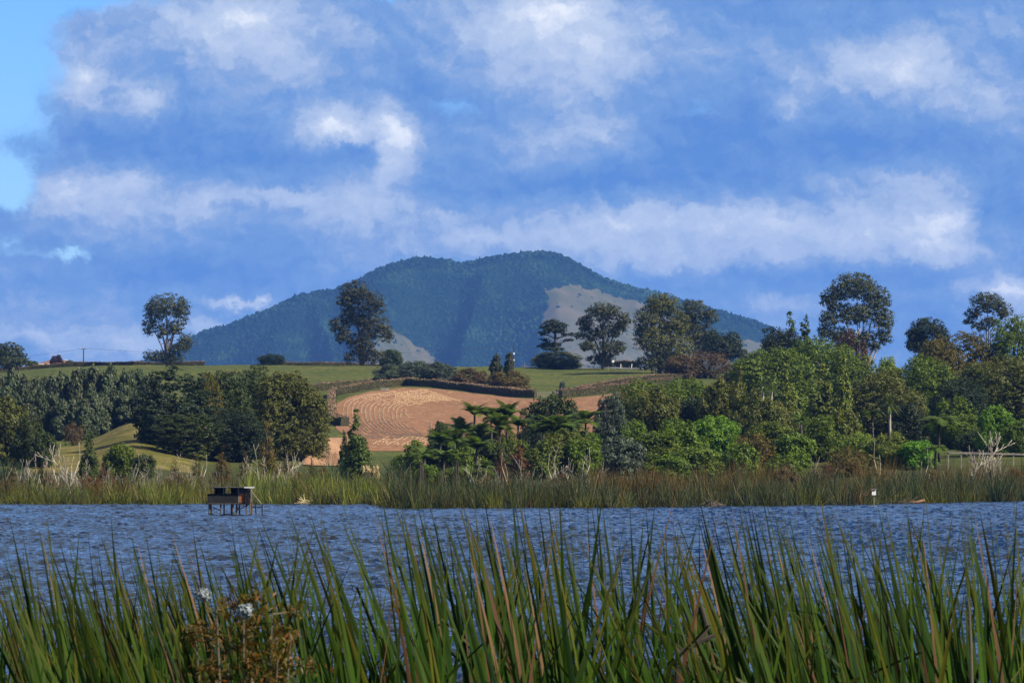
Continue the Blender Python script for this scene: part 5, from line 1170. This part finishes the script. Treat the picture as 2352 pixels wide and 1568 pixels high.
# debris at the waterline
for i, (px, w, lb) in enumerate(((1632, 34, 'heap of brown dead reed litter at the waterline'), (2070, 46, 'heap of dead branches and litter in the right reeds'), (706, 26, 'pale straw litter at the waterline right of the hide'))):
    D = float(shoreD(px))-3.6; r = random.Random(i+5); mb = MB(); hw = w*.5*D/F
    for k in range(46):
        a = Vector((r.uniform(-hw, hw), r.uniform(-.5, .5), r.uniform(0, .28))); d = Vector((r.uniform(-1, 1), r.uniform(-.5, .5), r.uniform(-.1, .45))).normalized()*r.uniform(.3, .8); mb.tube([a, a+d*.5+Vector((0, 0, .05)), a+d], [.03, .025, .012], 4, False)
    o = mb.build('reed_litter', M['straw' if i == 2 else 'bark']); o.location = (X(px, D), D, -.03); tag(o, lb, 'litter')
D = float(shoreD(2100))-4; o = MB().tube([(-1.3, 0, .05), (-.4, .1, .16), (.3, 0, .13), (.9, .1, .25)], [.05, .08, .1, .14], 7).build('driftwood_log', M['clay']); o.location = (X(2098, D), D, 0); tag(o, 'orange brown driftwood log at the right waterline', 'log')

# ------------------------------------------------------------------ foreground reeds
def blade_mat(name, c1, c2, tip, trans=.22):
    m, T, out = new_mat(name); tc = T.add('ShaderNodeTexCoord'); oi = T.add('ShaderNodeObjectInfo'); g = T.add('ShaderNodeNewGeometry')
    rnd = T.math('FRACT', T.math('ADD', oi.outputs['Random'], g.outputs['Random Per Island']))
    c = T.ramp(rnd, [(0, c1), (1, c2)]); sp = T.add('ShaderNodeSeparateXYZ'); T.l.new(tc.outputs['UV'], sp.inputs[0])
    n = T.noise(T.vmath('MULTIPLY', tc.outputs['Object'], (60, 60, 5)), 1.0, 3); c = T.mix(T.mapr(n, .35, .7, 0, .45), c, c1)
    tp = T.math('MULTIPLY', T.mapr(sp.outputs[1], .80, 1.0), T.mapr(rnd, .25, .8, .08, .6)); c = T.mix(tp, c, tip)
    st = T.noise(T.vmath('MULTIPLY', tc.outputs['Object'], (14, 14, 1.6)), 1.0, 3); c = T.mix(T.mapr(st, .66, .78, 0, .5), c, tip)
    p = T.add('ShaderNodeBsdfPrincipled'); T.l.new(c, p.inputs['Base Color']); p.inputs['Roughness'].default_value = .55; p.inputs['Specular IOR Level'].default_value = .10
    t = T.add('ShaderNodeBsdfTranslucent'); T.l.new(c, t.inputs[0]); mx = T.add('ShaderNodeMixShader'); mx.inputs[0].default_value = trans; T.l.new(p.outputs[0], mx.inputs[1]); T.l.new(t.outputs[0], mx.inputs[2]); T.l.new(mx.outputs[0], out.inputs[0]); return m
BM = [blade_mat('reed_green', (.006,.022,.001), (.034,.082,.004), (.064,.040,.008)), blade_mat('reed_blue_green', (.004,.017,.002), (.020,.054,.006), (.05,.040,.010)),
      blade_mat('reed_olive', (.018,.030,.001), (.066,.088,.004), (.11,.052,.010)), blade_mat('reed_brown', (.050,.022,.010), (.11,.060,.028), (.20,.12,.065))]
def blade_geo(seed, L=1.0, segs=13, bend=None):
    """one sword shaped leaf: a folded strip, height 1, bending towards -x"""
    r = random.Random(seed); bend = r.uniform(.04, .20) if bend is None else bend; tw = r.uniform(-.9, .9); tw0 = r.uniform(-.5, .5); kink = r.uniform(.5, .95) if r.random() < .2 else 2; V = []; UV = []; dx = 0
    w0 = r.uniform(.0060, .0105)
    for k in range(segs+1):
        u = k/segs; x = -bend*(u**2.1); z = u-.42*bend*bend*u**3
        if u > kink: x -= (u-kink)*r.uniform(.5, .9); z -= (u-kink)*r.uniform(.5, 1.2)
        w = w0*min(1, .62+u*.6)*(1-max(0, (u-.72)/.28)**1.7)+.0004; a = tw0+tw*u; s = (math.cos(a)*w*.5, math.sin(a)*w*.5); f = w*.20
        V += [(x-s[0], -s[1], z), (x+s[1]*f/w, -s[0]*f/w, z), (x+s[0], s[1], z)]
    Fq = []
    for k in range(segs): Fq += [(3*k, 3*k+1, 3*k+4, 3*k+3), (3*k+1, 3*k+2, 3*k+5, 3*k+4)]
    return V, Fq
def blade_uv(me):
    uv = me.uv_layers.new(name='UVMap'); co = np.zeros(len(me.vertices)*3, np.float32); me.vertices.foreach_get('co', co); li = np.zeros(len(me.loops), np.int32); me.loops.foreach_get('vertex_index', li)
    z = co.reshape(-1, 3)[li, 2]; uv.data.foreach_set('uv', np.stack([0*z+.5, z/max(z.max(), 1e-6)], -1).astype(np.float32).ravel())
BL = []
for s in range(26):
    V, Fq = blade_geo(s); me = mesh_np('reed_blade', V, Fq, BM[(0, 0, 1, 1, 2, 0, 0, 1, 0, 1, 2, 0, 3)[s % 13]], True); blade_uv(me); BL.append(me)
# crown line of the reed bed: how high the blades reach along the near bank
ENV = np.array([(-150,1300),(0,1290),(70,1240),(130,1290),(200,1190),(260,1290),(330,1280),(400,1240),(480,1220),(560,1240),(640,1225),(720,1230),(775,1195),(800,1290),(850,1330),(900,1370),(950,1310),(985,1185),(1040,1180),(1110,1160),(1180,1180),(1260,1185),(1330,1180),(1400,1200),(1450,1240),(1500,1265),(1550,1320),(1600,1430),(1650,1330),(1690,1225),(1760,1210),(1850,1170),(1920,1190),(2000,1230),(2060,1220),(2140,1180),(2200,1210),(2280,1175),(2352,1240),(2500,1220)], float)
ENV[:, 1] -= np.interp(ENV[:, 0], [0, 700, 950, 1560, 1600, 1680, 2352], [8, 8, 30, 26, 0, 30, 28])
def bent_geo(seed):
    # a dead leaf snapped over part way up, its end hanging down
    r = random.Random(seed); n = 14; V = []; k = r.uniform(.6, .8); a = r.uniform(.15, .5); L = 0
    for i in range(n+1):
        u = i/n; x, z = (-.05*u*u, u) if u <= k else (-.05*k*k-(u-k)*(.10+a*.25), k+(u-k)*(.35-a*1.6)*min(1, (u-k)*9)+.02*math.sin(min(1, (u-k)*9)*3.14)); w = .011*(1-.75*u**3); t = 1.3*u+seed
        V += [(x-math.cos(t)*w*.5, -math.sin(t)*w*.5, z), (x+math.sin(t)*w*.12, 0, z), (x+math.cos(t)*w*.5, math.sin(t)*w*.5, z)]
    Fq = []
    for i in range(n): Fq += [(3*i, 3*i+1, 3*i+4, 3*i+3), (3*i+1, 3*i+2, 3*i+5, 3*i+4)]
    me = mesh_np('broken_reed', V, Fq, BM[3], True); blade_uv(me); return me
bent = [bent_geo(s) for s in range(6)]; spare = []
def place_reeds():
    r = random.Random(77); count = 0
    zones = ((0, 430, 'leafy reed plant, %s from left in the dense left foreground bed', 21), (430, 800, 'wind-swept reed plant, %s from left around the red brown sapling', 19), (800, 955, 'sparse reed plant, %s from left in the gap beside the central reeds', 3),
             (955, 1400, 'tall upright reed plant, %s from left in the central foreground stand', 24), (1400, 1545, 'reed plant, %s from left in the lower stand right of centre', 8), (1700, 1990, 'tall leaning reed plant, %s from left in the right foreground bed', 20), (1990, 2400, 'tall green reed plant, %s from left in the far right bed', 22))
    for p0, p1, label, n in zones:
        for i, px in enumerate(sorted(p0+(p1-p0)*(math.floor(q*.45)/.45+r.gauss(.8, .45))/n for q in range(n))):
            D = r.uniform(10.0, 14.5); root = empty('reed_plant', (X(px, D)+.06, D, 0)); tag(root, label % nth(i+1), 'reed plant', 'reed plants of the foreground bed')
            lean = np.interp(px, [0, 400, 480, 760, 850, 1000, 1350, 1450, 1650, 1900, 2352], [.06, .10, .2, .22, .18, .10, .06, -.03, .2, .16, .08])
            for b in range(r.randint(8, 11)):
                top = np.interp(px+r.uniform(-30, 30), ENV[:, 0], ENV[:, 1])+abs(r.gauss(0, 1))*75*(1 if b else .15); zt = EYE+(HY-top)*D/F; o = obj('leaf', BL[r.randrange(len(BL))], root); h = max(1.2, zt)
                o.location = (r.uniform(-.09, .09)+lean*.9, r.uniform(-.12, .12), -.02); o.rotation_euler = (r.uniform(-.05, .05), -lean*.55*r.uniform(.2, 1.6)+r.gauss(0, .06), r.uniform(-.5, .5)+(math.pi if r.random() < .14 else 0)); o.scale = (r.choice((1.2, 1.6, 2.0, 2.3, 2.5))*r.uniform(.9, 1.1),)*2+(h*1.03,)
                count += 1
    for i in range(46):
        px = r.uniform(-20, 2380); D = r.uniform(9.8, 13)
        if 1550 < px < 1690: continue
        top = np.interp(px, ENV[:, 0], ENV[:, 1])+r.uniform(60, 260); h = max(1.0, EYE+(HY-top)*D/F); o = obj('dead_leaf', bent[i % len(bent)], None); o.location = (X(px, D), D, -.02); o.rotation_euler = (r.uniform(-.1, .1), r.uniform(-.12, .12), r.uniform(0, 6.28)); o.scale = (r.uniform(1.6, 2.4),)*2+(h,)
        spare.append((px, o))
    spare.sort(key=lambda t: t[0])
    for i, (px, o) in enumerate(spare): o.name = 'broken_reed'; tag(o, nth(i+1)+' snapped brown reed from left in the foreground bed', 'broken reed', 'snapped brown reeds in the foreground bed')
    # denser, shorter growth behind and between
    V = []; Fq = []; k0 = 0; rr = random.Random(9); uvz = []; parts = {0: ([], []), 1: ([], []), 2: ([], []), 3: ([], [])}
    geos = [blade_geo(s+50, segs=9) for s in range(40)]
    for i in range(3000):
        px = rr.uniform(-250, 2600)
        if vnoise(np.array([px/38.]), np.array([4.5]), 6)[0] < (.30 if px < 800 else .52): continue
        if 1550 < px < 1690 and rr.random() < .95: continue
        if 795 < px < 975 and rr.random() < .90: continue
        if 1395 < px < 1580 and rr.random() < .35: continue
        if 960 < px < 1395 and rr.random() < .58: continue
        D = rr.uniform(9.6, 16.5); top = np.interp(px, ENV[:, 0], ENV[:, 1])+(85 if px < 800 else 120)+abs(rr.gauss(0, 1))*(130 if px < 800 or px > 1650 else 170); h = max(.9, EYE+(HY-top)*D/F); g = rr.choice(geos); m = rr.choice((0, 0, 0, 0, 1, 1, 1, 2, 2, 3)); Vv, Ff = parts[m]; s = rr.uniform(1.6, 2.4); a = rr.uniform(-.7, .7)+(math.pi if rr.random() < .2 else 0); t = np.interp(px, [0, 480, 760, 1000, 1450, 1650, 2352], [.05, .14, .16, .05, -.02, .14, .05])+rr.gauss(0, .08); bx = X(px, D)+t*1.6; k = len(Vv); ca, sa = math.cos(a), math.sin(a)
        for (x, y, z) in g[0]:
            x, y = (x*ca-y*sa)*s, (x*sa+y*ca)*s; Vv.append((bx+x-t*z*h, D+y, z*h))
        Ff += [tuple(q+k for q in f) for f in g[1]]
    me = bpy.data.meshes.new('reed_bed'); allV = []; allF = []; mi = []
    for m in range(4):
        k = len(allV); allV += parts[m][0]; allF += [tuple(q+k for q in f) for f in parts[m][1]]; mi += [m]*len(parts[m][1])
    me = mesh_np('reed_bed', allV, allF, None, True)
    for m in BM: me.materials.append(m)
    me.polygons.foreach_set('material_index', np.array(mi, np.int32)); blade_uv(me)
    tag(obj('reed_bed', me), 'mass of shorter green and brown reeds filling the near bank', 'reeds', kind='stuff')
place_reeds()
# feathery red brown sapling among the reeds
def sapling():
    D = 8.6; px = 565; b = Vector((X(px, D), D, .3)); root = empty('feathery_sapling', b); tag(root, 'blurred feathery sapling turning red brown among the left reeds', 'sapling'); r = random.Random(12); mb = MB(); P = []; N = []; rn = np.random.RandomState(4)
    for j, (tx, ty) in enumerate(((560, 1388), (500, 1400), (625, 1410), (450, 1470), (665, 1460), (580, 1450), (520, 1490), (640, 1510))):
        top = W(tx, ty, D)-b; top.y = r.uniform(-.08, .08); mb.tube([(0, 0, -.4), (top.x*.25, 0, top.z*.45), (top.x*.7, top.y*.6, top.z*.8), top], [.010, .007, .004, .0015], 5)
        for i in range(22):
            u = .35+.65*(i/21); s = Vector((top.x*(u**1.4), top.y*u, top.z*u)); L = (.05+.10*(1-u))*r.uniform(.6, 1.2); a = r.uniform(0, 6.28); e = Vector((math.cos(a)*L, math.sin(a)*L*.8, r.uniform(-.015, .04))); mb.tube([s, s+e*.5, s+e], [.0018, .0012, .0006], 3, False)
            for q in range(80):
                c = s+e*r.uniform(.05, 1.1); P.append((c.x+r.gauss(0, .012), c.y+r.gauss(0, .010), c.z+r.gauss(0, .010)))
    mb.build('stem', M['bark'], root); P = np.array(P); N = rn.normal(size=P.shape); N /= np.linalg.norm(N, axis=1, keepdims=True)
    obj('foliage', quads('foliage', P, N, rn.uniform(.004, .008, len(P)), M['sapling'], rn, 3.2), root)
M['sapling'] = leaf_mat('sapling_leaf', (.030,.034,.005), (.095,.058,.010), c3=(.20,.05,.014), trans=.35)
sapling()
for i, (px, py, s, lb) in enumerate(((466, 1366, .015, 'faint white downy tuft caught in the reeds left of the sapling'), (562, 1402, .016, 'bright white downy tuft on top of the feathery sapling'))):
    D = 8.35; c = W(px, py, D); o = obj('seed_tuft', crown_mesh('seed_tuft', [(0, 0, 0, s, s*.9, s*.8), (s*.5, 0, s*.3, s*.5, s*.5, s*.5)], M['fluff'], 130, 12, s*.22, s*.28, i, .5, .3, .9)); o.location = c; tag(o, lb, 'seed tuft', 'white downy tufts')
# bare dark branches and a pale cane among the right reeds
for i, (pts, rad, mt, lb) in enumerate((([(1560, 1500), (1600, 1475), (1625, 1440), (1610, 1390)], .008, 'darkbark', 'dark bare forked branch in the gap between the reed beds'), ([(2232, 1568), (2230, 1480), (2226, 1400), (2222, 1370)], .0035, 'bark', 'pale straight cane among the right foreground reeds'))):
    D = 10.5; q = [W(a, b, D) for a, b in pts]; q = [Vector((q[0].x-.05, D, .0))]+q; mb = MB().tube(q, [rad*1.3, rad*1.2, rad, rad*.8, rad*.5], 6)
    if i == 0: mb.tube([q[2], W(1650, 1455, D), W(1665, 1440, D)], [rad*.8, rad*.6, .002], 5); mb.tube([q[1], W(1540, 1470, D)], [rad*.8, .002], 5)
    tag(mb.build('bare_branch', M[mt]), lb, 'branch')

# ------------------------------------------------------------------ air
def haze():
    m, T, out = new_mat('haze'); v = T.add('ShaderNodeVolumePrincipled'); v.inputs['Color'].default_value = (.15, .37, 1.0, 1); v.inputs['Density'].default_value = 4.9e-5; v.inputs['Anisotropy'].default_value = 0.0
    T.l.new(v.outputs[0], out.inputs['Volume']); x, y0, y1, z0, z1 = 4400, -60, 10200, -4, 470
    o = MB().box((0, (y0+y1)/2, (z0+z1)/2), (2*x, y1-y0, z1-z0)).build('haze', m); tag(o, 'thin blue haze filling the air over lake and hills', kind='stuff')
haze()
